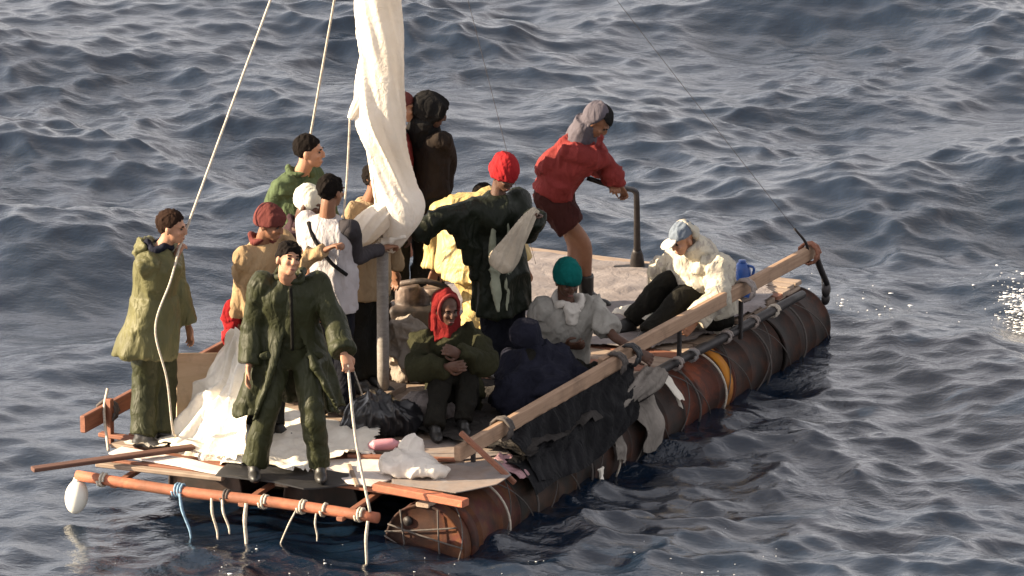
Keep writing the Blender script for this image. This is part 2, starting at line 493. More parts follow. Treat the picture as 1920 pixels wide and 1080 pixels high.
# deck: cross planks over stringers
for t in (-.30, -1.35, -2.38):
    bar('stringer', R(-.05, t, .385), R(6.1, t, .385), .10, .03, M['plank'], raft)
s = .02; i = 0
while s < 6.1:
    w = random.choice((.11, .125, .14)); t0 = -2.68 + random.uniform(-.10, .05); t1 = -.22 + random.uniform(-.05, .03)
    mt = M['plank'] if random.random() < .75 else M['plank_red']
    bar('deck_plank', R(s + w / 2, t0, .418 + random.uniform(-.003, .004)), R(s + w / 2 + random.uniform(-.015, .015), t1, .418), w, .032, mt, raft)
    s += w + random.uniform(.008, .02); i += 1

# orange pipe along the front edge and the board on the front drum
pipe = add('front_pipe', tube([R(-.41, -2.70, .37), R(-.40, -1.9, .362), R(-.375, -1.2, .372), R(-.35, -.47, .36)], [.036, .037, .037, .036], 14, 5), M['orange'], raft)
def wrap(c, ax, r, n, pitch, mat, name, rr=.009, parent=None):
    ax = nrm(ax); x = nrm(np.cross(ax, V(0, 0, 1))); y = np.cross(ax, x); P = []
    for a in np.linspace(0, n * 2 * math.pi, n * 9):
        P.append(c + ax * (a / 6.283 - n / 2) * pitch + x * math.cos(a) * r + y * math.sin(a) * r)
    return add(name, tube(P, rr, 6, 1), mat, parent or raft)
for t, mat, n in ((-2.50, M['rope'], 2), (-1.93, M['rope_blue'], 3), (-1.58, M['rope_dark'], 2), (-1.30, M['rope'], 2), (-1.02, M['rope'], 2), (-.86, M['rope'], 1), (-.60, M['rope'], 2)):
    wrap(R(-.395 + (t + 2) * .03, t, .366), W_, .044, n, .022, mat, 'pipe_lashing')
bar('front_board', R(-.02, -.66, .462), R(-.09, .04, .458), .085, .05, M['orange'], raft)
# hanging ends of rope and rag under the front pipe
for t, dt, ln, mat, rr in ((-1.90, .10, .30, M['rope_blue'], .011), (-1.66, .06, .27, M['rope'], .010), (-1.58, .07, .22, M['rope'], .009), (-1.40, .01, .33, M['rope'], .014),
                           (-1.03, -.12, .28, M['rope'], .006), (-.88, .02, .18, M['rope'], .007), (-.50, .0, .34, M['rope'], .011)):
    c = R(-.44, t, .36)
    P = [c, c + W_ * dt * .35 - V(0, 0, ln * .35) - U * .03, c + W_ * dt * .8 - V(0, 0, ln * .75) - U * .02, c + W_ * dt - V(0, 0, ln) - U * .03]
    tag(add('hanging_rope_end', tube(P, [rr, rr, rr * .9, rr * .6], 7, 3, .12, 3), mat, raft))
# cross members that carry the pipe
for t in (-2.42, -1.45, -.72):
    bar('pipe_bracket', R(-.42, t, .335), R(.25, t, .37), .05, .03, M['plank_red'], raft)

# sheets and boards at the front of the deck
def sheet(name, poly, z, th_, mat, bend=.012, seed=0, parent=None):
    """thin plate: polygon in raft (s,t), gently warped, with thickness"""
    poly = np.array(poly, float); c = poly.mean(0); R_ = []
    def ringq(k, dz):
        q = c + (poly - c) * k; o = []
        m = 6
        for i in range(len(q)):
            a, b = q[i], q[(i + 1) % len(q)]
            for u in range(m):
                p = a + (b - a) * u / m; P3 = R(p[0], p[1], z)
                P3[2] += dz + bend * (vnoise(np.array([[p[0] * 4 + seed, p[1] * 4, seed]]))[0] - .5) * 2
                o.append(P3)
        return np.array(o)
    return add(name, rings([ringq(.02, 0), ringq(.5, 0), ringq(1, 0), ringq(1, th_), ringq(.97, th_ + .001), ringq(.5, th_), ringq(.02, th_)]), mat, parent or raft, False)
sheet('metal_sheet', [(.40, -.76), (.92, -.24), (.62, .02), (.40, .02), (.12, -.14), (.10, -.60)], .448, .006, M['sheet'], .010, 1)
sheet('metal_sheet', [(.95, -1.0), (1.5, -.55), (1.1, -.22), (.6, -.62)], .442, .005, M['sheet'], .008, 4)
sheet('white_panel', [(.36, -1.30), (.66, -.92), (.24, -.66), (.0, -.70), (-.02, -.86)], .444, .008, M['white_board'], .012, 2)
sheet('white_panel', [(-.12, -2.62), (.06, -2.62), (-.05, -1.75), (-.2, -1.75)], .446, .010, M['white_board'], .012, 6)
sheet('rubber_mat', [(-.22, -1.75), (.12, -1.8), (.16, -.95), (-.02, -.86), (-.2, -1.1)], .440, .010, M['black'], .02, 5)
bar('loose_batten', R(-.28, -2.62, .425), R(-.20, -1.7, .425), .06, .03, M['plank'], raft)
bar('loose_batten', R(-.20, -2.55, .43), R(-.10, -1.55, .43), .05, .028, M['plank_red'], raft)
bar('loose_batten', R(.52, -1.15, .462), R(.75, -.45, .462), .05, .022, M['plank_red'], raft)
bar('loose_batten', R(.35, -1.05, .455), R(-.05, -.78, .455), .03, .02, M['plank'], raft)
# plank that sticks out to the left
bar('long_plank', R(-.72, -2.86, .475), R(.12, -2.10, .505), .075, .028, wood('dark_wet_plank', (.07, .03, .02), (.13, .06, .04)), raft)

# right rail: pine beam on short posts
bm0, bm1 = R(.50, -.32, .585), R(5.47, .12, .865)
def bmP(q): return bm0 + (bm1 - bm0) * q
bar('rail_beam', bm0, bmP(.44), .05, .108, M['beam'], raft, ch=.008)
bar('rail_beam', bmP(.40) - W_ * .06 + V(0, 0, .01), bm1, .05, .104, M['beam'], raft, ch=.008)
for q in (.06, .38, .62, .80):
    c = bmP(q); bar('rail_post', V(c[0], c[1], .42) - W_ * .055, c + V(0, 0, .03) - W_ * .055, .03, .03, M['iron'], raft, up=tuple(U))
for q, mt in ((.115, M['rope_dark']), (.42, M['rope_dark']), (.46, M['black']), (.79, M['sheet']), (.985, M['plank_red'])):
    wrap(bmP(q), bm1 - bm0, .078, 3, .02, mt, 'beam_lashing', .012)
# front cross stick tied to the beam
bar('tie_stick', bmP(.02) + V(-.03, 0, .12), R(.62, .05, .40), .035, .03, M['plank_red'], raft, up=tuple(U))
# far end bracket, hook and aerial
add('end_bracket', tube([bm1 + V(.0, 0, .04), bm1 + V(.035, .02, -.10), R(5.62, .165, .58)], [.022, .024, .022], 8, 4), M['iron'], raft)
add('end_pulley', ell(R(5.64, .15, .53), W_ * .03, U * .055, V(0, 0, .06)), M['iron'], raft)
add('end_pulley', ell(R(5.68, .13, .45), W_ * .03, U * .045, V(0, 0, .05)), M['iron'], raft)
add('end_bracket', tube([bm1 - U * .1, bm1 - U * .16 + V(0, 0, .10), bm1 - U * .24 + V(-.05, 0, .22)], [.012, .011, .008], 8, 4), M['iron'], raft)
add('end_wire', tube([bm1 - U * .02, R(5.6, .12, .68), R(5.7, .10, .50)], .005, 6, 4), M['rope'], raft)
# dark pipe that edges the deck above the drums
add('edge_pipe', tube([R(2.3, -.10, .47), R(3.3, -.12, .475), R(4.4, -.06, .48), R(5.6, -.02, .485)], [.035, .036, .036, .03], 10, 6, .05, 2), M['iron'], raft)
for s in (3.5, 3.75, 4.3, 4.75, 5.1):
    wrap(R(s, -.09 + (s - 3.3) * .03, .478), U, .042, 2, .03, M['rope'] if s == 5.1 else M['sheet'], 'pipe_lashing', .010)

# left rail
bar('rail_beam', R(.12, -2.96, .55), R(5.2, -3.02, .60), .04, .12, M['plank_red'], raft, ch=.006)
for s in (.42, 1.6, 3.0, 4.6):
    bar('rail_post', R(s, -2.92, .34), R(s, -2.92, .66), .045, .045, M['plank_red'], raft, up=tuple(U))
    bar('outrigger', R(s, -3.0, .40), R(s, -2.3, .40), .06, .03, M['plank_red'], raft)
for s in (.45, 1.62):
    wrap(R(s, -2.955, .56), U, .075, 3, .02, M['rope_dark'], 'beam_lashing', .011)
add('bracing_rope', tube([R(.45, -2.95, .72), R(.36, -2.93, .58), R(.1, -2.75, .40)], .010, 7, 4), M['rope'], raft)

# mast
MS, MT = 2.0, -1.64
add('mast', tube([R(MS, MT, .40), R(MS, MT, 1.5), R(MS + .02, MT + .02, 3.2), R(MS + .04, MT + .04, 5.6)], [.042, .041, .036, .028], 12, 4), M['mast'], raft)
bar('mast_step', R(MS - .2, MT, .455), R(MS + .2, MT, .455), .16, .05, M['plank'], raft)
wrap(R(MS, MT, 1.50), V(0, 0, 1), .05, 5, .022, M['rope_dark'], 'mast_lashing', .011)
wrap(R(MS, MT, 1.57), V(0, 0, 1), .052, 4, .022, M['rope'], 'mast_lashing', .011)


# ------------------------------------------------------------------ people
# BEGIN POSES
POSE = {
 'p1': ((-2.41, -5.7, 1.316), (-2.362, -5.719, 1.798), (-2.271, -5.755, 1.966), (-2.305, -5.548, 1.755), (-2.38, -5.618, 1.287), (-2.229, -5.616, 1.486), (-2.183, -5.603, 1.249), (-2.167, -5.599, 1.163), (-2.359, -5.585, 0.881), (-2.364, -5.713, 0.518), (-2.427, -5.886, 1.754), (-2.44, -5.782, 1.287), (-2.394, -5.724, 1.526), (-2.262, -5.737, 1.729), (-2.223, -5.713, 1.812), (-2.472, -5.674, 0.895), (-2.498, -5.815, 0.518), (0.97, 70, 70), (75, -5, 0)),
 'p2': ((-1.456, -6.42, 1.32), (-1.459, -6.5, 1.803), (-1.46, -6.605, 1.968), (-1.278, -6.477, 1.763), (-1.368, -6.412, 1.29), (-1.155, -6.544, 1.507), (-1.099, -6.727, 1.355), (-1.073, -6.792, 1.3), (-1.311, -6.569, 0.914), (-1.27, -6.514, 0.518), (-1.639, -6.508, 1.756), (-1.544, -6.428, 1.29), (-1.691, -6.47, 1.479), (-1.73, -6.543, 1.227), (-1.742, -6.567, 1.143), (-1.618, -6.552, 0.905), (-1.708, -6.49, 0.518), (0.98, 5, 5), (25, 12, -12)),
 'p3': ((-1.661, -5.36, 1.305), (-1.68, -5.461, 1.779), (-1.621, -5.553, 1.94), (-1.563, -5.319, 1.77), (-1.605, -5.293, 1.276), (-1.417, -5.534, 1.661), (-1.244, -5.654, 1.781), (-1.178, -5.692, 1.824), (-1.611, -5.365, 0.875), (-1.607, -5.56, 0.518), (-1.795, -5.585, 1.704), (-1.717, -5.427, 1.276), (-1.83, -5.409, 1.487), (-1.856, -5.38, 1.247), (-1.865, -5.37, 1.161), (-1.72, -5.361, 0.874), (-1.735, -5.522, 0.518), (0.97, 50, 50), (60, -15, 0)),
 'p4': ((-1.517, -3.83, 1.356), (-1.481, -3.857, 1.864), (-1.417, -3.931, 2.043), (-1.39, -3.691, 1.82), (-1.471, -3.75, 1.325), (-1.284, -3.663, 1.545), (-1.224, -3.62, 1.301), (-1.202, -3.605, 1.213), (-1.461, -3.728, 0.898), (-1.456, -3.976, 0.522), (-1.579, -4.018, 1.816), (-1.563, -3.91, 1.325), (-1.689, -3.856, 1.594), (-1.731, -3.802, 1.349), (-1.747, -3.783, 1.26), (-1.559, -3.803, 0.91), (-1.576, -3.976, 0.522), (1.02, 60, 60), (80, 0, 0)),
 'p5': ((-1.234, -4.9, 1.332), (-1.261, -4.958, 1.818), (-1.231, -4.953, 2.011), (-1.416, -4.862, 1.776), (-1.31, -4.856, 1.302), (-1.385, -4.941, 1.475), (-1.357, -4.948, 1.231), (-1.348, -4.951, 1.144), (-1.282, -4.89, 0.893), (-1.3, -5.004, 0.518), (-1.102, -5.043, 1.772), (-1.158, -4.944, 1.302), (-1.065, -4.897, 1.531), (-0.89, -4.726, 1.547), (-0.827, -4.665, 1.553), (-1.172, -4.894, 0.894), (-1.153, -5.004, 0.518), (0.98, 150, 150), (140, -5, 0)),
 'p6': ((-1.433, -4.45, 1.25), (-1.445, -4.619, 1.693), (-1.393, -4.689, 1.862), (-1.352, -4.465, 1.709), (-1.39, -4.376, 1.221), (-1.308, -4.541, 1.414), (-1.293, -4.453, 1.193), (-1.287, -4.422, 1.114), (-1.373, -4.361, 0.823), (-1.385, -4.637, 0.516), (-1.535, -4.744, 1.598), (-1.475, -4.524, 1.221), (-1.528, -4.53, 1.423), (-1.513, -4.505, 1.188), (-1.507, -4.495, 1.103), (-1.464, -4.415, 0.838), (-1.477, -4.637, 0.516), (0.95, 60, 60), (70, -15, 0)),
 'p15': ((-1.02, -4.25, 1.281), (-0.998, -4.273, 1.765), (-0.936, -4.332, 1.939), (-0.91, -4.116, 1.725), (-0.976, -4.174, 1.252), (-0.837, -4.07, 1.457), (-0.821, -4.037, 1.217), (-0.815, -4.025, 1.131), (-0.969, -4.161, 0.845), (-0.972, -4.441, 0.518), (-1.09, -4.426, 1.718), (-1.064, -4.326, 1.252), (-1.104, -4.265, 1.488), (-1.083, -4.251, 1.247), (-1.076, -4.246, 1.16), (-1.072, -4.237, 0.854), (-1.068, -4.481, 0.518), (0.97, 60, 60), (70, 0, 0)),
 'p7': ((-0.6, -2.39, 1.338), (-0.606, -2.392, 1.828), (-0.569, -2.494, 1.991), (-0.71, -2.243, 1.783), (-0.651, -2.318, 1.309), (-0.739, -2.14, 1.52), (-0.731, -2.2, 1.282), (-0.729, -2.221, 1.197), (-0.653, -2.326, 0.897), (-0.66, -2.475, 0.518), (-0.502, -2.54, 1.785), (-0.55, -2.462, 1.309), (-0.457, -2.339, 1.589), (-0.496, -2.33, 1.347), (-0.511, -2.327, 1.26), (-0.563, -2.368, 0.908), (-0.552, -2.475, 0.518), (0.98, 125, 125), (95, -22, 0)),
 'p8': ((-0.869, -2.5, 1.358), (-0.855, -2.502, 1.842), (-0.8, -2.517, 2.028), (-0.856, -2.322, 1.799), (-0.869, -2.413, 1.329), (-0.854, -2.252, 1.527), (-0.816, -2.253, 1.288), (-0.802, -2.254, 1.201), (-0.835, -2.395, 0.923), (-0.824, -2.457, 0.518), (-0.856, -2.681, 1.798), (-0.869, -2.587, 1.329), (-0.887, -2.497, 1.588), (-0.85, -2.493, 1.348), (-0.836, -2.492, 1.262), (-0.872, -2.477, 0.936), (-0.873, -2.531, 0.518), (0.97, 90, 90), (90, -5, 0)),
 'p9': ((-0.082, -4.03, 1.288), (-0.104, -4.102, 1.752), (-0.052, -4.146, 1.927), (0.056, -4.024, 1.729), (-0.005, -3.994, 1.26), (0.104, -4.164, 1.5), (0.166, -4.312, 1.672), (0.148, -4.382, 1.716), (0.007, -3.959, 0.867), (0.007, -4.091, 0.515), (-0.26, -4.166, 1.692), (-0.159, -4.066, 1.26), (-0.488, -4.314, 1.672), (-0.695, -4.348, 1.555), (-0.767, -4.36, 1.514), (-0.142, -4.002, 0.871), (-0.142, -4.091, 0.515), (0.94, 25, 25), (35, -25, 0)),
 'p16': ((-0.274, -3.2, 1.141), (-0.315, -2.786, 1.39), (-0.212, -2.622, 1.372), (-0.482, -2.808, 1.314), (-0.35, -3.156, 1.112), (-0.509, -2.644, 1.088), (-0.56, -2.653, 0.851), (-0.578, -2.656, 0.765), (-0.248, -3.249, 0.728), (-0.348, -3.571, 0.518), (-0.14, -2.838, 1.42), (-0.198, -3.244, 1.112), (-0.038, -2.84, 1.158), (0.077, -2.863, 0.946), (0.118, -2.872, 0.87), (-0.085, -3.252, 0.721), (-0.208, -3.571, 0.518), (0.97, 150, 150), (140, -40, 0)),
 'p10': ((0.296, -2.1, 1.289), (0.531, -2.225, 1.712), (0.623, -2.301, 1.874), (0.569, -2.04, 1.693), (0.32, -2.013, 1.259), (0.626, -1.882, 1.457), (0.713, -2.103, 1.379), (0.744, -2.183, 1.35), (0.453, -2.191, 0.903), (0.413, -2.332, 0.52), (0.451, -2.389, 1.655), (0.273, -2.187, 1.259), (0.672, -2.225, 1.561), (0.779, -2.129, 1.357), (0.818, -2.094, 1.283), (0.529, -2.22, 0.928), (0.547, -2.182, 0.52), (1, 75, 75), (75, -48, 0)),
 'p11': ((1.447, -2.75, 0.545), (1.344, -2.857, 1.012), (1.225, -2.925, 1.153), (1.471, -2.985, 0.965), (1.504, -2.818, 0.516), (1.494, -3.218, 0.803), (1.315, -3.26, 0.629), (1.253, -3.274, 0.568), (1.237, -3.031, 0.745), (0.973, -3.233, 0.518), (1.235, -2.71, 0.975), (1.391, -2.682, 0.516), (1.084, -2.536, 0.808), (1.03, -2.434, 0.592), (1.01, -2.398, 0.514), (1.127, -2.817, 0.801), (0.847, -2.872, 0.518), (0.98, -50, -50), (-55, -25, 0)),
 'p12': ((0.345, -3.95, 0.506), (0.388, -4.084, 0.986), (0.387, -4.158, 1.172), (0.563, -4.024, 0.941), (0.432, -3.927, 0.476), (0.708, -4.22, 0.784), (0.879, -4.388, 0.715), (0.951, -4.369, 0.663), (0.432, -4.344, 0.52), (0.767, -4.108, 0.52), (0.206, -4.121, 0.945), (0.258, -3.973, 0.476), (0.187, -4.026, 0.672), (0.38, -4.182, 0.703), (0.45, -4.238, 0.715), (0.269, -4.39, 0.528), (0.652, -4.245, 0.52), (1, 15, 15), (20, -20, 0)),
 'p13': ((0.257, -4.95, 0.522), (0.166, -4.53, 0.724), (0.092, -4.603, 0.882), (0.003, -4.606, 0.709), (0.174, -4.972, 0.493), (-0.029, -4.856, 0.598), (-0.018, -4.738, 0.392), (-0.014, -4.696, 0.317), (0.112, -4.679, 0.757), (0, -4.394, 0.516), (0.346, -4.529, 0.702), (0.339, -4.928, 0.493), (0.449, -4.745, 0.566), (0.314, -4.663, 0.389), (0.265, -4.634, 0.325), (0.241, -4.599, 0.697), (0.186, -4.258, 0.516), (0.95, 195, 195), (205, -25, 0)),
 'p14': ((-0.403, -5, 0.552), (-0.445, -5.042, 1.023), (-0.444, -5.058, 1.212), (-0.269, -5.009, 0.998), (-0.318, -4.985, 0.523), (-0.189, -5.245, 0.879), (-0.354, -5.383, 0.978), (-0.414, -5.433, 1.014), (-0.301, -5.244, 0.826), (-0.333, -5.478, 0.516), (-0.613, -5.068, 0.962), (-0.487, -5.015, 0.523), (-0.645, -5.323, 0.863), (-0.441, -5.437, 0.903), (-0.367, -5.478, 0.918), (-0.48, -5.309, 0.792), (-0.523, -5.58, 0.516), (0.95, 10, 10), (25, -10, 0)),
}
# END POSES

SK = dict(a=skin('skin_brown', (.20, .095, .055)), b=skin('skin_tan', (.36, .19, .12)), c=skin('skin_dark', (.085, .042, .028)))
EYE = plain('eye_dark', (.02, .015, .012), .2, 0, 0, 5, 0); LIP = plain('lip', (.16, .05, .045), .5, 0, .1, 20, 0)
HAIR = fabric('black_hair', (.012, .009, .008), .9, .4); HAIRB = fabric('brown_hair', (.030, .016, .011), .9, .4)
BOOT = plain('black_boot', (.016, .015, .014), .45, 0, .4, 12)

def lat_of(y): y = rad(y); return V(math.cos(y), math.sin(y), 0)
def fwd_of(y): y = rad(y); return V(math.sin(y), -math.cos(y), 0)

class Fig: pass

def rig(key):
    # joint rows: pelvis, neck, head, then left and right shoulder, hip, elbow, wrist, hand, knee, ankle; then the angles
    rows = POSE[key]; F = Fig()
    names = ['pelvis', 'neck', 'head'] + [j + q for q in 'LR' for j in ('sho', 'hip', 'elb', 'wri', 'han', 'kne', 'ank')]
    F.J = {a: V(*b) for a, b in zip(names, rows)}
    F.k, ty, py = rows[17]; hy, hp, hr = rows[18]
    F.tlat, F.plat = lat_of(ty), lat_of(py); F.tf, F.pf = fwd_of(ty), fwd_of(py)
    F.sp = nrm(F.J['neck'] - F.J['pelvis'])
    f, p, r = fwd_of(hy), rad(hp), rad(hr)
    l = lat_of(hy); u = V(0, 0, 1)
    f, u = f * math.cos(p) + u * math.sin(p), u * math.cos(p) - f * math.sin(p)
    F.hf, F.hl, F.hu = f, l * math.cos(r) + u * math.sin(r), u * math.cos(r) - l * math.sin(r)
    return F

TOR = [(-.13, .105, .085), (-.07, .150, .108), (.02, .168, .118), (.12, .156, .110), (.24, .162, .116), (.34, .178, .122), (.41, .185, .112), (.455, .165, .092), (.49, .110, .074), (.52, .062, .060)]
def torso(F, g=0., lo=-1., hi=9., gx=None, belly=0.):
    k, J = F.k, F.J; R_ = []; n = 22
    th = np.linspace(0, 2 * math.pi, n, endpoint=False)
    for h, a, b in TOR:
        if h < lo or h > hi: continue
        q = max(0, min(1, h / .5)); L = nrm(F.plat * (1 - q) + F.tlat * q + 1e-6)
        ax = nrm(F.sp * min(1, max(.0, .4 + h * 3)) + V(0, 0, 1) * max(0., .6 - h * 3))
        L = nrm(L - ax * (L @ ax)); B = np.cross(ax, L)
        c = J['pelvis'] + F.sp * h * k if h >= 0 else J['pelvis'] + ax * h * k
        gg = g * (1. if h < .46 else .55)
        ca, sa = np.cos(th), np.sin(th)
        sq = lambda x: np.sign(x) * np.abs(x) ** .85
        R_.append(c + np.outer(sq(ca) * (a * k + gg), L) + np.outer(sq(sa) * (b * k + gg), B))
    return rings(R_)

def head_parts(F):
    k = .97 * F.k; c = F.J['head']; X, Y, Z = F.hl * k, F.hf * k, F.hu * k
    def P(x, y, z): return c + X * x + Y * y + Z * z
    e = lambda p, a, b, d: ell(P(*p), X * a, Y * b, Z * d, 14, 9)
    parts = [e((0, -.012, .028), .076, .096, .088), e((0, .028, -.035), .060, .066, .080), e((0, .058, -.092), .032, .030, .024), e((0, .02, -.07), .052, .05, .045),
             e((0, .080, .018), .050, .020, .013), e((0, .098, -.018), .013, .020, .026), e((0, .106, -.034), .018, .015, .011), e((.034, .075, -.028), .022, .018, .018), e((-.034, .075, -.028), .022, .018, .018),
             e((.077, -.005, -.018), .012, .020, .032), e((-.077, -.005, -.018), .012, .020, .032), e((0, .088, -.068), .024, .012, .008), e((0, .085, -.080), .020, .012, .008)]
    parts.append(tube([P(0, -.015, -.05), P(0, -.025, -.10), F.J['neck'] - F.sp * .03], [.056 * k, .054 * k, .066 * k], 12, 3))
    return parts, P, X, Y, Z

def hand_vf(F, sd, curl=.5, fist=False):
    J = F.J; k = F.k; w, h = J['wri' + sd], J['han' + sd]; d = nrm(h - w)
    mid = J['pelvis'] + F.sp * .3
    n = mid - w; n = n - d * (n @ d)
    if fist: n = V(0, 0, -1) - d * (-d[2])
    n = nrm(n + 1e-6); x = np.cross(d, n)
    fw = F.tf if not fist else V(0, 0, 1)
    if x @ fw < 0: x = -x                                   # thumb side
    c = 1.15 if fist else curl; parts = []
    parts.append(rings([w + d * a * k + np.outer(np.cos(t_) * b * k, x) + np.outer(np.sin(t_) * e_ * k, n) for t_ in [np.linspace(0, 6.283, 12, endpoint=False)]
                        for a, b, e_ in ((-.03, .026, .022), (.0, .027, .021), (.035, .038, .017), (.07, .043, .015), (.092, .040, .012))]))
    for i, ln in enumerate((.070, .078, .073, .056)):
        o = w + d * .088 * k + x * (.030 - i * .0205) * k; a = .25 * c; P = [o - d * .02]; p = o
        dd = nrm(d + x * (.12 - .08 * i))
        for sgm, fr in enumerate((.45, .3, .25)):
            q = dd * math.cos(a) + n * math.sin(a); p = p + q * ln * fr * k; P.append(p); a += c * (.95 if sgm == 0 else .6)
        parts.append(tube(P, [.0098 * k, .0095 * k, .009 * k, .007 * k], 7, 2, round_ends=True))
    o = w + d * .02 * k + x * .026 * k
    t1 = o + (d * .6 + x * .75 + n * .25) * .042 * k; t2 = t1 + (d * .9 + x * (.3 - .5 * c) + n * (.3 + .3 * c)) * .034 * k; t3 = t2 + (d * .9 - x * .5 * c + n * .4 * c) * .022 * k
    parts.append(tube([o, t1, t2, t3], [.014 * k, .012 * k, .0105 * k, .008 * k], 7, 2, round_ends=True))
    return remesh(join(parts), .0062, 1)

def sleeve(F, sd, r=(.075, .062, .052), upto=1., jit=.07, seed=0):
    J, k = F.J, F.k; s, e, w = J['sho' + sd], J['elb' + sd], J['wri' + sd]
    inn = s + (J['neck'] - s) * .35 - F.sp * .03
    jit *= .4; pts = [inn, s, s + (e - s) * .5, e, e + (w - e) * .5, e + (w - e) * .97]; rr = [r[0] * .9, r[0] * .9, (r[0] + r[1]) * .44, r[1] * .9, (r[1] + r[2]) * .47, r[2]]
    if upto < .5: pts = pts[:2] + [s + (e - s) * upto * 2]; rr = [r[0] * .95, r[0], r[1] * 1.05]
    return tube(pts, [x * k for x in rr], 14, 5, jit, seed)

def legs(F, r=(.10, .072, .06), upto=1., jit=.05, seed=0, ext=.0):
    J, k = F.J, F.k; out = []
    for sd in 'LR':
        h, n, a = J['hip' + sd], J['kne' + sd], J['ank' + sd]
        up = h + V(0, 0, .05) + (J['pelvis'] - h) * .2
        pts = [up, h, h + (n - h) * .5, n, n + (a - n) * .5, n + (a - n) * (.98 + ext)]; rr = [r[0] * .9, r[0], (r[0] + r[1]) / 2, r[1], (r[1] + r[2]) / 2, r[2]]
        if upto < 1: pts = pts[:2] + [h + (n - h) * upto * .5, h + (n - h) * upto]; rr = [r[0] * .9, r[0], r[0] * .98, r[0] * .92]
        out.append(tube(pts, [x * k for x in rr], 14, 5, jit, seed + ord(sd)))
    return out

def skirt(F, hem, a0, a1, b0, b1, nf=7, seed=0, sway=(0, 0, 0), amp=.02, top=.16):
    """hanging lower part of a coat, with drape folds that grow towards the hem"""
    J, k = F.J, F.k; n = 56; th = np.linspace(0, 2 * math.pi, n, endpoint=False); R_ = []
    g = np.random.default_rng(seed); ph = g.uniform(0, 6.28, 4)
    L = F.plat; B = np.cross(V(0, 0, 1), L)
    for q in np.linspace(0, 1, 12):
        c = J['pelvis'] + F.sp * top * k * (1 - q) - V(0, 0, hem * k * q) + V(*sway) * q * q
        a = (a0 + (a1 - a0) * q) * k; b = (b0 + (b1 - b0) * q) * k
        w = 1 + (amp * q / .2) * (np.cos(nf * th + ph[0] + q) * .6 + np.cos((nf + 4) * th + ph[1]) * .35 + np.cos(3 * th + ph[2]) * .4)
        R_.append(c + np.outer(np.cos(th) * a * w, L) + np.outer(np.sin(th) * b * w, B) + np.outer(.02 * q * np.cos(2 * th + ph[3]), V(0, 0, 1)))
    return rings(R_)

def skirt_open(F, hem, a0, a1, b0, b1, gap, seed=0, nf=6, amp=.02, top=.16, th_=.026):
    """coat skirt that stands open in front: a C-shaped loft"""
    J, k = F.J, F.k; n = 46; R_ = []; g = np.random.default_rng(seed); ph = g.uniform(0, 6.28, 4)
    L = F.plat; B = np.cross(V(0, 0, 1), L)
    for q in np.linspace(0, 1, 12):
        gp = gap[0] + (gap[1] - gap[0]) * q; t_ = np.linspace(-math.pi / 2 + gp, 1.5 * math.pi - gp, n)
        c = J['pelvis'] + F.sp * top * k * (1 - q) - V(0, 0, hem * k * q)
        w = 1 + (amp * q / .2) * (np.cos(nf * t_ + ph[0] + q) * .6 + np.cos((nf + 5) * t_ + ph[1]) * .4 + np.cos(3 * t_ + ph[2]) * .4)
        w[[0, 1, -2, -1]] *= 1 + .25 * q
        def arc(d): return c + np.outer(np.cos(t_) * ((a0 + (a1 - a0) * q) * k * w - d), L) - np.outer(-np.sin(t_) * ((b0 + (b1 - b0) * q) * k * w - d), B) + np.outer(q * (.035 * np.cos(2 * t_ + ph[3]) + .02 * np.cos(5 * t_)), V(0, 0, 1))
        R_.append(np.concatenate([arc(0), arc(th_)[::-1]]))
    return rings(R_)

def shoe(F, sd, yaw=None, boot=0., r=1.0):
    J, k = F.J, F.k; a, n = J['ank' + sd], J['kne' + sd]
    f = F.pf if yaw is None else fwd_of(yaw); l = V(-f[1], f[0], 0); z0 = a[2] - .08 * k
    parts = [ell(a + f * .085 * k - V(0, 0, .045) * k, l * .046 * k * r, f * .105 * k, V(0, 0, .04) * k), ell(a - f * .01 * k - V(0, 0, .04) * k, l * .042 * k * r, f * .06 * k, V(0, 0, .05) * k),
             ell(a + f * .04 * k - V(0, 0, .01) * k, l * .042 * k, f * .06 * k, V(0, 0, .045) * k)]
    parts.append(tube([a - V(0, 0, .02), a + (n - a) * (.16 + boot)], [.048 * k * r, (.050 + .012 * (boot > .2)) * k], 12, 3))
    v, f_ = remesh(join(parts), .011, 2); v[:, 2] = np.maximum(v[:, 2], z0 + .003)
    return v, f_

def person(key, label, sk, face=True, fists='', curl=.5, group=None, arms='LR'):
    F = rig(key); J = F.J; k = F.k
    base = (J['ankL'] + J['ankR']) / 2; base[2] -= .08
    F.root = empty('person', label, 'person', group, base)
    parts = [torso(F, -.012)] + [sleeve(F, sd, (.050, .040, .029), 1, 0) for sd in arms] + legs(F, (.075, .052, .042), 1, 0)
    core = remesh(join(parts), .017, 2)
    hp, P, X, Y, Z = head_parts(F); hd = remesh(join(hp), .0075, 2)
    hands = [hand_vf(F, sd, curl, sd in fists) for sd in arms]
    F.body = add('body', join([core, hd] + hands), SK[sk], F.root)
    F.P, F.X, F.Y, F.Z = P, X, Y, Z
    if face:
        for sx in (-1, 1): add('eye', ell(P(.031 * sx, .083, .0), X * .013, Y * .008, Z * .0075, 10, 6), EYE, F.root)
        add('mouth', ell(P(0, .096, -.074), X * .022, Y * .006, Z * .005, 10, 6), LIP, F.root)
        for sx in (-1, 1): add('eyebrow', ell(P(.031 * sx, .092, .020), X * .021, Y * .008, Z * .005, 10, 6), HAIR, F.root)
    return F

def garment(F, name, parts, mat, voxel=.0135, it=2, amp=.012, fx=9, fz=2.6, seed=0, fine=.4, axis=(0, 0, 1)):
    vf = remesh(join(parts), voxel, it); vf = folds(vf, amp, fx, fz, seed, fine, axis)
    return add(name, vf, mat, F.root)

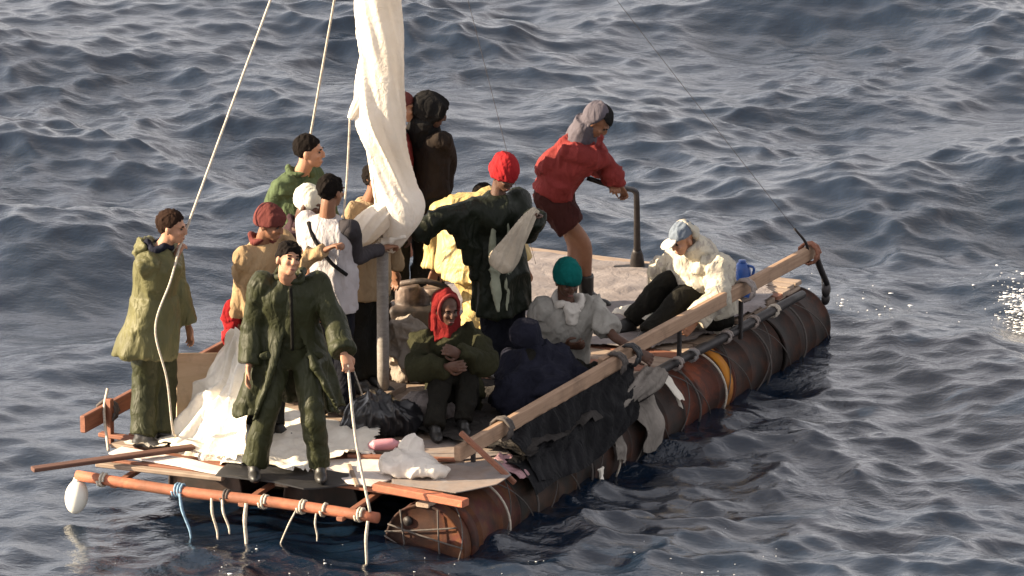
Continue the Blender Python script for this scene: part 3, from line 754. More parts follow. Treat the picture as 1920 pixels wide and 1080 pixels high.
def capping(F, name, mat, rx=.082, ry=.104, rz=.10, c=(0, -.014, .03), nrm_=(0, -.3, .95), d=-.005, amp=.004, seed=0, fx=24):
    n = F.X * nrm_[0] + F.Y * nrm_[1] + F.Z * nrm_[2]
    v, f = ell(F.P(*c), F.X * rx, F.Y * ry, F.Z * rz, 28, 18)
    cc = F.P(*c); nn = nrm(n); dd = (v - cc) @ nn - d; v = v - np.outer(np.minimum(dd, 0), nn)
    vf = remesh((v, f), .008, 1); vf = folds(vf, amp, fx, fx * .6, seed, .6)
    return add(name, vf, mat, F.root)

def hair(F, mat=None, d=-.045, sc=1.0):
    return capping(F, 'hair', mat or HAIR, .0785 * sc, .0995 * sc, .0925 * sc, (0, -.014, .029), (0, -.66, .75), d, .006, 3, 42)

def beanie(F, mat, rz=.115, d=-.005, seed=0, w=1.):
    return capping(F, 'knit_cap', mat, .087 * w, .108 * w, rz, (0, -.014, .03), (0, -.26, .96), d - .018, .007, seed, 22)

def hood(F, mat, rx=.108, ry=.125, rz=.135, front=.045, peak=0., name='hood', seed=0, amp=.010):
    c = F.P(0, -.028, .012); n = -F.Y + F.Z * .12
    v, f = ell(c, F.X * rx, F.Y * ry, F.Z * rz, 26, 16)
    nn = nrm(n); dd = (v - c) @ nn + front; v = v - np.outer(np.minimum(dd, 0), nn)
    nk = F.J['neck']; parts = [(v, f), tube([F.P(0, -.05, -.06), nk - F.sp * .02 - F.tf * .03, nk - F.sp * .07], [.095, .115, .13], 16, 3)]
    if peak: parts.append(tube([F.P(0, -.04, .09), F.P(0, -.09, .12 + peak * .5), F.P(0, -.13, .10 + peak)], [.07, .045, .02], 12, 3))
    vf = folds(remesh(join(parts), .010, 2), amp, 12, 8, seed)
    return add(name, vf, mat, F.root)

def face_front(F): return F.P(0, .1, 0)
# PEOPLE-BEGIN
# ---- who is on board
C_OLIVE = fabric('olive_oilskin', (.145, .138, .062), .55, .25, wr=.22)
C_DGREEN = fabric('dark_green_oilskin', (.036, .040, .016), .55, .3, wr=.22)
C_BLACKGREEN = fabric('black_green_oilskin', (.012, .016, .009), .55, .3, wr=.22)
C_DTROU = fabric('dark_trousers', (.018, .017, .014), .8, .4)
C_NAVYT = fabric('navy_trousers', (.014, .015, .022), .8, .4)
C_BEIGE = fabric('beige_jacket', (.42, .29, .165), .85, .25)
C_KHAKI = fabric('khaki_shirt', (.46, .33, .20), .85, .25)
C_GREEN = fabric('green_sweatshirt', (.10, .135, .070), .9, .25)
C_WHITE = fabric('grey_white_vest', (.52, .49, .50), .85, .15)
C_DGREY = fabric('charcoal_sleeve', (.055, .05, .055), .9, .3)
C_PLUM = fabric('plum_shirt', (.060, .034, .040), .9, .3)
C_BROWN = fabric('dark_brown_coat', (.030, .022, .018), .8, .35)
C_BLACK = fabric('black_hood_cloth', (.016, .015, .015), .85, .4)
C_RED = fabric('red_jacket', (.27, .045, .042), .8, .25)
C_REDCAP = fabric('red_wool', (.38, .024, .028), .95, .2)
C_DRED = fabric('dark_red_hood', (.20, .018, .018), .95, .3)
C_MAROON = fabric('maroon_wool', (.15, .045, .040), .95, .3)
C_MARSH = fabric('maroon_shorts', (.06, .02, .018), .85, .3)
C_YEL = fabric('yellow_oilskin', (.58, .43, .18), .45, .2, wr=.22)
C_CAMO = fabric('pale_camouflage', (.66, .61, .50), .85, .15, blot=(.34, .31, .27))
C_OFFW = fabric('off_white_cloth', (.70, .66, .60), .85, .15)
C_GSW = fabric('grey_sweatshirt', (.40, .385, .35), .9, .25, stain=(.2, .18, .16))
C_TEAL = fabric('teal_wool', (.006, .125, .115), .95, .25)
C_NAVY = fabric('navy_hoodie', (.020, .021, .034), .9, .3)
C_OLV2 = fabric('olive_jacket', (.036, .036, .019), .85, .3)
C_LINING = fabric('pale_green_lining', (.38, .40, .30), .7, .2)
C_GREYCAP = fabric('blue_grey_cap', (.20, .24, .30), .9, .2)
C_PALECAP = fabric('pale_cap', (.72, .72, .62), .9, .15)
C_WOOLW = fabric('grey_scarf', (.13, .115, .135), .9, .25)

def coat(F, mat, hem=.35, a=(.19, .25), b=(.135, .19), slv=(.088, .078, .070), g=.022, seed=0, sway=(0, 0, 0), nf=7, amp=.016, name='coat', extra=(), skamp=.02, arms='LR'):
    return garment(F, name, [torso(F, g, .0)] + [sleeve(F, q, slv, 1, .09, seed + ord(q)) for q in arms] + [skirt(F, hem, a[0], a[1], b[0], b[1], nf, seed, sway, skamp)] + list(extra), mat, .0135, 2, amp, 8, 2.4, seed)

def jumper(F, mat, g=.018, hem=.07, slv=(.076, .062, .050), seed=0, name='sweatshirt', upto=1., amp=.012, extra=(), arms='LR', fx=9, fz=4):
    return garment(F, name, [torso(F, g, -.05)] + [sleeve(F, q, slv, upto, .08, seed + ord(q)) for q in arms] + [skirt(F, hem, .178, .184, .128, .132, 5, seed, amp=.006)] + list(extra), mat, .0135, 2, amp * 1.2, 9, 3, seed, .5, (.45, .2, .9))

def trousers(F, mat, r=(.105, .082, .072), seed=0, upto=1., name='trousers', amp=.010, ext=0.):
    return garment(F, name, [torso(F, .008, -1, .16)] + legs(F, r, upto, .06, seed, ext), mat, .014, 2, amp, 9, 4, seed)

def shoes(F, mat=None, boot=0., yaw=None, r=1.0, name=None):
    for q in 'LR': add(name or ('boot' if boot else 'shoe'), shoe(F, q, yaw, boot, r), mat or BOOT, F.root)

def collar(F, mat, r=.085, h=.05, name='collar', rr=.022):
    n = F.J['neck']; th_ = np.linspace(0, 6.283, 15)
    c = n + F.sp * h; B = np.cross(F.sp, nrm(F.tlat - F.sp * (F.tlat @ F.sp)))
    P = [c + F.tlat * math.cos(a) * r + B * math.sin(a) * r * .95 + F.sp * .02 * math.cos(a * 3) for a in th_]
    return add(name, folds(remesh(tube(P, rr, 10, 2, .15, 5), .010, 2), .006, 14, 10, 3), mat, F.root)

# 1 left edge
F = person('p1', 'man in olive oilskin coat standing alone at the front left corner', 'b', fists='R')
coat(F, C_OLIVE, .24, (.20, .27), (.15, .23), (.084, .082, .080), .022, 1, sway=(-.05, 0, 0))
trousers(F, C_DGREEN, (.105, .095, .088), 2); shoes(F, boot=.25); hair(F, HAIRB, -.03, 1.04); collar(F, C_NAVY, .085, .035)
add('coat_hood', folds(remesh(ell(F.J['neck'] - F.tf * .10 - F.sp * .02, F.tlat * .12, F.tf * .06, F.sp * .10), .010, 1), .022, 14, 9, 6), C_OLIVE, F.root)
# 2 front
F = person('p2', 'man in open dark green oilskin standing astride at the front edge holding a rope', 'b', fists='L')
garment(F, 'coat', [torso(F, .024, .06)] + [sleeve(F, q, (.086, .086, .086), 1, .09, ord(q)) for q in 'LR'] + [skirt_open(F, .44, .20, .345, .145, .22, (.25, .70), 5, 6, .04)], C_DGREEN, .0125, 2, .018, 8, 2.4, 5)
garment(F, 'shirt', [torso(F, .012, -.05, .40), ell(F.J['pelvis'] + F.sp * .25 + F.tf * .075, F.tlat * .075, F.tf * .085, F.sp * .22)], C_DGREEN, .014, 2, .008, 9, 3, 4)
trousers(F, C_DGREEN, (.10, .086, .080), 3); shoes(F); hair(F, HAIR, -.045, 1.035); collar(F, C_DGREEN, .088, .03)
pts_ = [F.J['neck'] + F.tf * .115 - F.sp * .02, F.J['neck'] + F.tf * .155 - F.sp * .16, F.J['pelvis'] + F.tf * .165 + F.sp * .18, F.J['pelvis'] + F.pf * .165 + F.sp * .02]
add('zip_placket', tube(pts_, .011, 8, 5, flat=.5, ref=F.tlat), C_DTROU, F.root)
for sx in (-1, 1):
    pc = F.J['pelvis'] + F.pf * .145 + F.plat * .15 * sx + V(0, 0, -.02)
    add('pocket_flap', folds(remesh(ell(pc, F.plat * .065, F.pf * .022 + F.plat * .01 * sx, V(0, 0, .028), 16, 10), .008, 1), .006, 20, 14, 3), C_DGREEN, F.root)
# 3 beige
F = person('p3', 'man in beige jacket and maroon knit cap pointing to the right with his fist', 'a', fists='L')
jumper(F, C_BEIGE, .026, .12, (.086, .072, .058), 7, 'jacket', amp=.016); trousers(F, C_DTROU, seed=4); shoes(F); beanie(F, C_MAROON, .115, -.02, 4, 1.10); collar(F, C_MAROON, .08, .04, 'scarf')
# 4 green
F = person('p4', 'tall dark haired man in green sweatshirt standing at the back left', 'b')
jumper(F, C_GREEN, .024, .10, (.088, .072, .056), 9, amp=.014); trousers(F, C_NAVYT, seed=5); shoes(F); hair(F, HAIR, -.035, 1.03); collar(F, C_GREEN, .09, .02)
# 5 white vest, back turned
F = person('p5', 'man in grey white vest with a dark shoulder strap, back turned, reaching for the mast', 'a', fists='R')
garment(F, 'vest', [torso(F, .020, -.05), skirt(F, .16, .19, .20, .14, .15, 5, 3, amp=.006), sleeve(F, 'L', (.068, .06, .05), .25, .05, 1)], C_WHITE, .0135, 2, .010, 9, 3, 11)
garment(F, 'sleeve', [sleeve(F, 'R', (.070, .062, .052), 1, .10, 3)], C_DGREY, .0125, 1, .008, 10, 10, 3)
add('shoulder_strap', tube([F.J['neck'] + F.tlat * .10 - F.tf * .08 + V(0, 0, -.02), F.J['neck'] + F.tlat * .02 - F.tf * .145 - F.sp * .12, F.J['pelvis'] - F.tlat * .10 - F.tf * .15 + F.sp * .22, F.J['pelvis'] - F.tlat * .18 - F.tf * .08 + F.sp * .12], .014, 8, 5), C_BLACK, F.root)
trousers(F, C_NAVYT, seed=6); shoes(F); hair(F, HAIR, -.035, 1.05)
# 6 plum shirt and pale cap
F = person('p6', 'person in dark plum shirt and pale cap half hidden between two standing men', 'c', False)
jumper(F, C_PLUM, .02, .08, seed=13); trousers(F, C_NAVYT, seed=7); shoes(F); beanie(F, C_PALECAP, .11, -.045, 7); collar(F, C_PLUM, .085, .03)
# 15 khaki behind the mast
F = person('p15', 'person in khaki shirt and black trousers standing behind the mast', 'a', False)
coat(F, C_KHAKI, .20, (.185, .205), (.135, .15), (.080, .068, .056), .022, 15, name='shirt'); trousers(F, C_DTROU, seed=8); shoes(F); hair(F)
# 7 dark hooded
F = person('p7', 'person in dark brown coat with a large black hood behind the sail', 'c', False)
coat(F, C_BROWN, .14, (.165, .17), (.12, .125), (.076, .066, .058), .014, 17); trousers(F, C_DTROU, seed=9); shoes(F)
hood(F, C_BLACK, .112, .150, .122, .105, seed=3, amp=.016)
add('cape', folds(remesh(tube([F.J['neck'] + V(-.02, -.07, .02), F.J['sho' + 'L'] + V(.01, -.07, -.04), F.J['elbL'] + V(.02, -.06, -.08), F.J['wri' + 'L'] + V(.03, -.05, -.02)], [.09, .085, .07, .05], 14, 5, flat=.6), .011, 2), .02, 9, 2.4, 8), C_BLACK, F.root)
# 8 red behind sail
F = person('p8', 'person in a red top almost hidden by the sail', 'b', False)
jumper(F, C_RED, .018, .08, seed=19); trousers(F, C_DTROU, seed=10); shoes(F); beanie(F, C_MAROON, .10, 0, 9)
# 16 yellow oilskin, bent over
F = person('p16', 'stooping person in bright yellow oilskin behind the one with the red cap', 'a', False)
coat(F, C_YEL, .20, (.235, .26), (.19, .23), (.11, .105, .10), .04, 21, nf=6, amp=.022, skamp=.03); trousers(F, C_YEL, (.115, .10, .095), 11); shoes(F); hair(F)
# 9 red cap, arms spread
F = person('p9', 'person in black green oilskin and bright red knit cap, one arm spread wide', 'c', fists='L')
wr = F.J['wriR']; el = F.J['elbR']; sh = F.J['shoR']
drape = []
for q in np.linspace(0, 1, 9):      # cloth hanging under the spread arm
    top = el + (wr - el) * (q - .5) * 2 if q > .5 else sh + (el - sh) * q * 2
    ln = .10 + .42 * max(0, 1 - q * 2.4)
    if q < .99: drape.append(tube([top, top - V(-.03 * q, 0, ln * .5), top - V(-.06 * q, 0, ln)], [.055, .045, .028], 10, 3))
coat(F, C_BLACKGREEN, .40, (.19, .235), (.135, .17), (.088, .085, .085), .024, 23, nf=7, skamp=.03, extra=drape)
trousers(F, C_NAVYT, (.105, .09, .08), 12); shoes(F, boot=.2); beanie(F, C_REDCAP, .145, -.035, 2, 1.22)
for a_, b_, w_ in ((-.125, .05, .028), (.015, -.10, .018)):
    add('lining_edge', folds(remesh(tube([F.J['neck'] + F.tf * .125 + F.tlat * a_ * .6 - F.sp * .10, F.J['pelvis'] + F.tf * .145 + F.tlat * a_ + F.sp * .12, F.J['pelvis'] + F.tf * .165 + F.tlat * (a_ + b_ * .3) - V(0, 0, .12), F.J['pelvis'] + F.tf * .175 + F.tlat * (a_ + b_ * .5) - V(0, 0, .33)], [w_ * .4, w_, w_ * 1.4, w_ * .5], 10, 5, .1, 4, .35, F.tlat), .008, 1), .005, 20, 6, 2), C_LINING, F.root)
# 10 red jacket at the lever
F = person('p10', 'stooping man in red jacket and grey head scarf gripping the black lever', 'a', fists='LR')
jumper(F, C_RED, .040, .05, (.092, .076, .058), 25, 'jacket', amp=.02, extra=[ell(F.J['pelvis'] + F.sp * .30 - F.tf * .10, F.tlat * .20, F.tf * .16, F.sp * .19)])
trousers(F, C_MARSH, (.125, .10, .09), 13, .60, 'shorts', .014); shoes(F, boot=.26, r=1.1)
hood(F, C_WOOLW, .094, .112, .118, .03, name='head_scarf', seed=5); capping(F, 'cap', C_BLACK, .092, .112, .105, (0, -.014, .03), (0, .25, .96), .045)
# 11 white cap
F = person('p11', 'seated man in pale camouflage jacket and blue grey cap at the far right', 'b', curl=.7)
jumper(F, C_CAMO, .054, .12, (.105, .094, .078), 27, 'jacket', amp=.02)
trousers(F, C_DTROU, (.11, .088, .078), 14); shoes(F)
capping(F, 'cap', C_GREYCAP, .090, .110, .100, (0, -.014, .03), (0, -.05, .99), .0)
add('cap_peak', ell(F.P(0, .13, .035), F.X * .070, F.Y * .065 - F.Z * .012, F.Z * .012, 14, 7), C_OFFW, F.root)
hood(F, C_CAMO, .108, .105, .125, -.03, seed=9)
# 12 teal cap
F = person('p12', 'seated man in grey sweatshirt and teal knit cap with a white neck towel', 'c', curl=.8)
jumper(F, C_GSW, .034, .10, (.092, .082, .06), 29, upto=.42, amp=.016); trousers(F, C_DTROU, seed=15); shoes(F)
beanie(F, C_TEAL, .135, -.025, 3, 1.17); collar(F, C_OFFW, .092, .02, 'towel', .030)
add('towel_end', folds(remesh(tube([F.J['neck'] + F.tf * .10 + F.sp * .02, F.J['neck'] + F.tf * .135 - F.sp * .05, F.J['neck'] + F.tf * .145 - F.sp * .13], [.05, .06, .045], 12, 3, flat=.4, ref=F.tlat), .010, 2), .010, 18, 8, 4), C_OFFW, F.root)
# 13 navy hoodie
F = person('p13', 'person in navy hooded sweatshirt crouching with back turned behind the beam', 'c', False)
jumper(F, C_NAVY, .060, .12, (.105, .092, .075), 31, 'hoodie', amp=.022, extra=[ell(F.J['pelvis'] + F.sp * .15 - F.tf * .03, F.tlat * .25, F.tf * .17, F.sp * .26), tube([F.J['pelvis'] + F.sp * .2 + F.tlat * .12, F.J['pelvis'] + F.tlat * .26 + V(0, 0, .02), F.J['pelvis'] + F.tlat * .36 + V(0, 0, -.03)], [.14, .12, .08], 14, 4)]); trousers(F, C_DTROU, seed=16); shoes(F); hood(F, C_NAVY, .110, .128, .135, .04, seed=11, amp=.014)
# 14 red hood
F = person('p14', 'seated person in olive jacket and red hood with folded arms beside the mast', 'c', curl=.8)
jumper(F, C_OLV2, .036, .10, (.096, .084, .066), 33, 'jacket', amp=.018); trousers(F, C_DTROU, (.105, .085, .07), 17); shoes(F)
hood(F, C_DRED, .098, .118, .125, .035, seed=13); 
th_ = np.linspace(0, 6.283, 17)
add('hood_rim', tube([F.P(.080 * math.cos(a), .035, .012 + .108 * math.sin(a)) for a in th_], .013, 8, 2), C_RED, F.root)
# PEOPLE-END


# ------------------------------------------------------------------ sail and rigging
SAILM = cloth_thin('sail_cloth', (.74, .66, .55), (.86, .82, .76), .32, 2.2)
TARPM = cloth_thin('white_tarpaulin', (.72, .66, .56), (.88, .84, .76), .15, 3)
sail = empty('sail', 'furled cream white sail hanging in twisted folds along the mast', 'sail', loc=R(MS, MT, 1.5))
def roll(pts, wx, wy, seed, fold=.2, twist=1.0, m=12, nth=90):
    """bundled cloth: a loft whose radius carries long creases that twist along its length"""
    Q = np.array(crom(pts, m)); A = [c[0] for c in crom([V(a, 0, 0) for a in wx], m)]; B = [c[0] for c in crom([V(b, 0, 0) for b in wy], m)]
    T = np.array([nrm(t) for t in np.gradient(Q, axis=0)]); th_ = np.linspace(0, 2 * math.pi, nth, endpoint=False)
    s_ = np.concatenate([[0], np.cumsum(np.linalg.norm(np.diff(Q, axis=0), axis=1))]); R_ = []; x = V(1, 0, 0) if abs(T[0][0]) < .8 else V(0, 0, 1)
    for i in range(len(Q)):
        x = nrm(x - T[i] * (x @ T[i])); y = np.cross(T[i], x); ph = th_ + twist * s_[i]
        p = np.stack([np.cos(ph) * 1.5 + seed, np.sin(ph) * 1.5, np.full(nth, s_[i] * .9 + seed)], 1)
        p2 = np.stack([np.cos(ph) * 3.1 + seed, np.sin(ph) * 3.1, np.full(nth, s_[i] * 2.2 + seed)], 1)
        r = 1 + fold * (1 - 2 * np.abs(2 * vnoise(p) - 1)) + fold * .38 * (1 - 2 * np.abs(2 * vnoise(p2) - 1))
        R_.append(Q[i] + np.outer(np.cos(th_) * A[i] * r, x) + np.outer(np.sin(th_) * B[i] * r, y))
    return rings(R_)
SY = -4.55
add('sail_cloth', roll([V(-.86, SY, 1.50), V(-.80, SY - .02, 1.62), V(-.765, SY - .03, 1.78), V(-.80, SY - .02, 1.92), V(-.855, SY, 2.16), V(-.905, SY, 2.46), V(-.90, SY, 2.85), V(-.91, SY, 3.3), V(-.90, SY, 4.2), V(-.88, SY + .02, 5.2)],
    [.045, .085, .145, .125, .120, .148, .132, .134, .13, .05], [.05, .09, .12, .11, .11, .13, .12, .12, .11, .05], 3, .21, 1.5), SAILM, sail)
add('sail_tail', roll([V(-.80, SY - .06, 1.82), V(-.93, SY - .08, 1.73), V(-1.08, SY - .09, 1.60), V(-1.24, SY - .10, 1.50)], [.05, .085, .085, .06], [.05, .08, .08, .05], 9, .2, 2.0, 10, 60), SAILM, sail)
add('sail_corner', roll([V(-1.00, SY - .02, 2.62), V(-1.07, SY - .04, 2.50), V(-1.11, SY - .04, 2.43)], [.05, .035, .018], [.05, .03, .015], 5, .15, 1, 8, 30), SAILM, sail)
add('gather_knot', folds(remesh(join([ell(V(-.86, SY - .05, 1.55), V(.075, 0, .02), V(0, .06, 0), V(0, 0, .05)), tube([V(-.88, SY - .09, 1.55), V(-.80, SY - .12, 1.60), V(-.73, SY - .12, 1.62)], [.02, .018, .008], 8, 4)]), .009, 1), .012, 18, 12, 3), SAILM, sail)

TOP = R(MS + .04, MT + .04, 5.35)
def rope(label, pts, r, mat, cat='rope', name='rope', m=8):
    return tag(add(name, tube(pts, r, 7, m), mat), label, cat)
p1h, p2h = V(*POSE['p1'][14]), V(*POSE['p2'][7])
rope('pale stay rope running from the mast down to the man at the front left', [TOP, (TOP + p1h) / 2 + V(-.02, 0, -.02), p1h + V(.03, 0, .08), p1h], .0085, M['rope'])
rope('pale stay rope running down behind the tall man in green', [TOP, (TOP + R(3, -3, .62)) / 2 + V(0, 0, -.03), R(3, -3, .62)], .0085, M['rope'])
rope('thin cord hanging from the corner of the sail', [V(-1.11, SY - .04, 2.44), V(-1.135, SY - .05, 2.0), V(-1.17, SY - .12, 1.62), V(-1.19, SY - .2, 1.05), R(1.5, -1.5, .46)], .007, M['rope'])
rope('thin dark stay running from the masthead to the far right corner', [TOP, (TOP + bm1) / 2 + V(0, 0, -.05), bm1 - U * .24 + V(-.05, 0, .22)], .0018, M['rope_dark'])
rope('thin dark stay running from the masthead to the far deck edge', [TOP, (TOP + R(5.6, -2.2, .5)) / 2, R(5.6, -2.2, .45)], .0018, M['rope_dark'])
rope('slack rope hanging from the raised hand of the man at front left', [p1h, V(-2.27, -6.03, 1.66), V(-2.37, -6.10, 1.36), V(-2.30, -6.08, 1.0), V(-2.27, -6.0, .62), R(.45, -2.4, .46)], .0075, M['rope'])
rope('taut pale rope from the hand of the man astride down to the front pipe', [p2h, p2h * .5 + R(-.37, -.52, .40) * .5 + V(-.02, 0, -.01), R(-.37, -.52, .40)], .010, M['rope'])

# ------------------------------------------------------------------ steering lever
lever = empty('steering_lever', 'bent black iron lever standing at the far edge of the deck', 'lever', loc=R(5.90, -1.50, .44))
lb = R(5.90, -1.50, .44)
lk = V(.925, -1.50, 1.07)
add('lever_shaft', tube([lb + V(0, 0, .03), lb + (lk - lb) * .5, lk, V(.905, -1.75, 1.21), V(.81, -1.98, 1.29), V(.70, -2.02, 1.325), V(.55, -2.0, 1.37)], [.030, .026, .023, .022, .02, .019, .018], 10, 5), M['iron'], lever)
add('lever_socket', tube([lb, lb + (lk - lb) * .2, lb + (lk - lb) * .28], [.06, .045, .03], 12, 3), M['iron'], lever)
bar('base_plate', lb + V(-.17, .03, .012), lb + V(.17, -.03, .012), .14, .024, M['iron'], lever)

# ------------------------------------------------------------------ loose gear on the deck
def crumple(name, poly_st, z, h, mat, seed, res=.022, edge=.05, lift=None, parent=None, f1=3.2, f2=8.5):
    """crumpled sheet lying on the deck: grid clipped to a polygon of raft (s,t), with thickness"""
    poly = np.array(poly_st); lo, hi = poly.min(0), poly.max(0)
    S_, T_ = np.meshgrid(np.arange(lo[0], hi[0], res), np.arange(lo[1], hi[1], res), indexing='ij'); P = np.stack([S_.ravel(), T_.ravel()], 1)
    ins = np.zeros(len(P), bool); dmin = np.full(len(P), 9.)
    for i in range(len(poly)):
        a, b = poly[i], poly[(i + 1) % len(poly)]
        c = ((a[1] > P[:, 1]) != (b[1] > P[:, 1])) & (P[:, 0] < (b[0] - a[0]) * (P[:, 1] - a[1]) / (b[1] - a[1] + 1e-9) + a[0]); ins ^= c
        t_ = np.clip(((P - a) @ (b - a)) / ((b - a) @ (b - a)), 0, 1); dmin = np.minimum(dmin, np.linalg.norm(P - a - t_[:, None] * (b - a), axis=1))
    wob = vnoise(np.c_[P * 6, np.full(len(P), seed)]) * .05
    ins &= dmin > wob * 1.6
    q = np.c_[P * f1 + seed * 7, np.full(len(P), seed * 1.)]; wp = np.stack([vnoise(q * .8 + 3), vnoise(q * .8 + 40)], 1) * .55
    hh = vnoise(q) ** 1.3 * .55; g_ = np.random.default_rng(seed)
    for i_ in range(7):                                       # sharp folds in random directions
        a_ = g_.uniform(0, 3.14); x_ = (P + wp) @ np.array([math.cos(a_), math.sin(a_)]) * (f2 * .28 * 1.32 ** i_) + g_.uniform(0, 9)
        hh = hh + np.abs(x_ - np.round(x_)) * .95 / 1.36 ** i_ * vnoise(q * .9 + i_ * 11)
    hh = h * hh * .72
    hh *= np.clip(dmin / edge, .1, 1)
    if lift is not None: hh = hh + lift(P[:, 0], P[:, 1])
    idx = -np.ones(len(P), int); idx[ins] = np.arange(ins.sum())
    W3 = V(FX, FY, 0) + np.outer(P[:, 0], U) + np.outer(P[:, 1], W_); W3[:, 2] = z + hh
    v = W3[ins]; ns, nt = S_.shape; f = []
    G = idx.reshape(ns, nt)
    for i in range(ns - 1):
        for j in range(nt - 1):
            a, b, c, d = G[i, j], G[i + 1, j], G[i + 1, j + 1], G[i, j + 1]
            if min(a, b, c, d) >= 0: f.append((d, c, b, a))
    k = len(v); bot = v.copy(); bot[:, 2] -= .004
    return add(name, (np.concatenate([v, bot]), f + [tuple(i + k for i in q_)[::-1] for q_ in f]), mat, parent)

def hang(name, top, bot, mat, seed, depth=.05, nu=40, nv=40, sag=.0, parent=None, cols=4, th_=.005):
    """hanging cloth between a top polyline and a bottom polyline (world points), with vertical folds"""
    A = np.array(crom([V(*p) for p in top], 12)); B = np.array(crom([V(*p) for p in bot], 12))
    ia = np.linspace(0, len(A) - 1, nu); A = np.array([A[int(i)] + (A[min(int(i) + 1, len(A) - 1)] - A[int(i)]) * (i % 1) for i in ia])
    ib = np.linspace(0, len(B) - 1, nu); B = np.array([B[int(i)] + (B[min(int(i) + 1, len(B) - 1)] - B[int(i)]) * (i % 1) for i in ib])
    n = nrm(np.cross(A[-1] - A[0] + B[-1] - B[0], (B[0] + B[-1]) - (A[0] + A[-1]))); v = []
    for j in range(nv):
        q = j / (nv - 1); P = A * (1 - q) + B * q
        uu = np.linspace(0, 1, nu)
        w = vnoise(np.stack([uu * cols + seed, np.full(nu, q * 1.3), np.full(nu, seed * 1.)], 1)) - .5
        x_ = uu * cols * 1.2 + q * 1.1 + 2.6 * vnoise(np.stack([uu * 2.2 + seed, np.full(nu, q * 2.4), np.full(nu, seed + 4.)], 1)); w = w + (np.abs(x_ - np.round(x_)) - .25) * .9
        w2 = 1 - np.abs(2 * vnoise(np.stack([uu * cols * 2.6 + q * 1.5, np.full(nu, q * 3 + seed), np.full(nu, seed * 2.)], 1)) - 1)
        v.append(P + np.outer((w * 2 + (w2 - .5) * .7) * depth, n) + V(0, 0, -1) * (sag * np.sin(uu * math.pi))[:, None] * q)
    v = np.concatenate(v); f = []
    for j in range(nv - 1):
        for i in range(nu - 1): f.append((j * nu + i, j * nu + i + 1, (j + 1) * nu + i + 1, (j + 1) * nu + i))
    k = len(v); v2 = v + n * th_
    return add(name, (np.concatenate([v, v2]), f + [tuple(i + k for i in q_)[::-1] for q_ in f]), mat, parent)

def lump(name, blobs, mat, seed, amp=.015, voxel=.011, fx=12, fz=8, parent=None):
    """soft bag built from overlapping blobs (centre, rx, ry, rz)"""
    parts = []
    for c, a, b, d in blobs:
        parts.append(ell(V(*c), V(a, 0, 0), V(0, b, 0), V(0, 0, d), 18, 11))
    vf = folds(remesh(join(parts), voxel, 2), amp, fx, fz, seed, .5); v, f = vf
    v[:, 2] = np.maximum(v[:, 2], DECK + .004) if min(b[0][2] for b in blobs) > .3 else v[:, 2]
    return add(name, (v, f), mat, parent)

# white tarpaulin: heap on the deck and the part hung up behind the man astride
tarp = empty('tarpaulin', 'crumpled white tarpaulin heaped over the front deck around the feet', 'tarpaulin', loc=R(.6, -1.7, .44))
crumple('tarpaulin_heap', [(.10, -2.45), (.95, -2.62), (1.25, -2.0), (1.15, -1.15), (.72, -.98), (.30, -1.12), (.02, -1.22), (-.08, -1.75)], .445, .15, TARPM, 3, parent=tarp)
hang('hung_part', [V(-1.90, -5.42, 1.14), V(-1.82, -5.60, 1.20), V(-1.74, -5.80, 1.10)], [V(-2.34, -5.68, .54), V(-2.14, -6.05, .47), V(-1.78, -6.30, .50)], TARPM, 5, .075, 70, 60, .06, tarp, 3)
panel = add('plywood_panel', box_vf(.44, .012, .46, .004), wood('pale_plywood', (.50, .36, .22), (.62, .47, .31), grain=8), None, False)
panel.location = tuple(V(-2.08, -5.28, .72)); panel.rotation_euler = (rad(-14), rad(6), rad(24)); tag(panel, 'pale plywood panel leaning at the left rail behind the white tarpaulin', 'panel')
BAGM = plain('black_plastic_bag', (.014, .014, .016), .28, 0, .3, 8)
tag(lump('bag', [((-2.00, -5.62, .56), .16, .14, .14), ((-1.88, -5.60, .64), .10, .10, .14), ((-2.12, -5.64, .52), .10, .10, .09)], BAGM, 4, .025), 'shiny black bag lying in the fold of the white tarpaulin', 'bag')
tag(lump('bag', [((-.93, -5.45, .55), .22, .17, .17), ((-.78, -5.42, .53), .16, .15, .13), ((-1.05, -5.47, .50), .12, .13, .09)], BAGM, 6, .02), 'large black bag on the deck in front of the mast', 'bag')
WBAG = cloth_thin('white_plastic_bag', (.66, .60, .54), (.82, .77, .70), .2, 6, .45)
bag = tag(lump('bag', [((-.68, -6.45, .52), .20, .14, .09), ((-.66, -6.40, .62), .085, .07, .10), ((-.60, -6.50, .50), .20, .10, .05)], WBAG, 8, .026, .0085, 11, 8), 'white plastic bag with a knotted top on the metal sheet', 'bag')
bottle = empty('bottle', 'pink plastic bottle lying behind the white plastic bag', 'bottle', loc=V(-.86, -5.95, .50))
PINK = plain('pink_plastic', (.56, .26, .30), .4, 0, .1, 5)
bp, bq = V(-.94, -5.93, .495), V(-.76, -5.90, .50)
add('bottle_body', tube([bp, bp + (bq - bp) * .1, bp + (bq - bp) * .75, bp + (bq - bp) * .9, bq], [.03, .038, .038, .024, .014], 14, 3, round_ends=True), PINK, bottle)
add('bottle_cap', tube([bq, bq + nrm(bq - bp) * .03], .02, 12, 2), M['white_board'], bottle)
# grey bundle and sack behind the black bag
tag(lump('bundle', [((-.62, -5.25, .55), .16, .14, .13), ((-.52, -5.12, .52), .14, .12, .10)], fabric('grey_bundle', (.24, .21, .20), .9, .3), 12, .02), 'grey cloth bundle between the black bag and the seated person', 'bundle')
tag(lump('sack', [((-.72, -4.1, .66), .17, .13, .22), ((-.62, -4.12, .60), .15, .13, .18)], fabric('dirty_white_sack', (.36, .31, .26), .9, .3), 14, .035, .010, 14, 8), 'dirty white sack standing just behind the mast', 'sack')
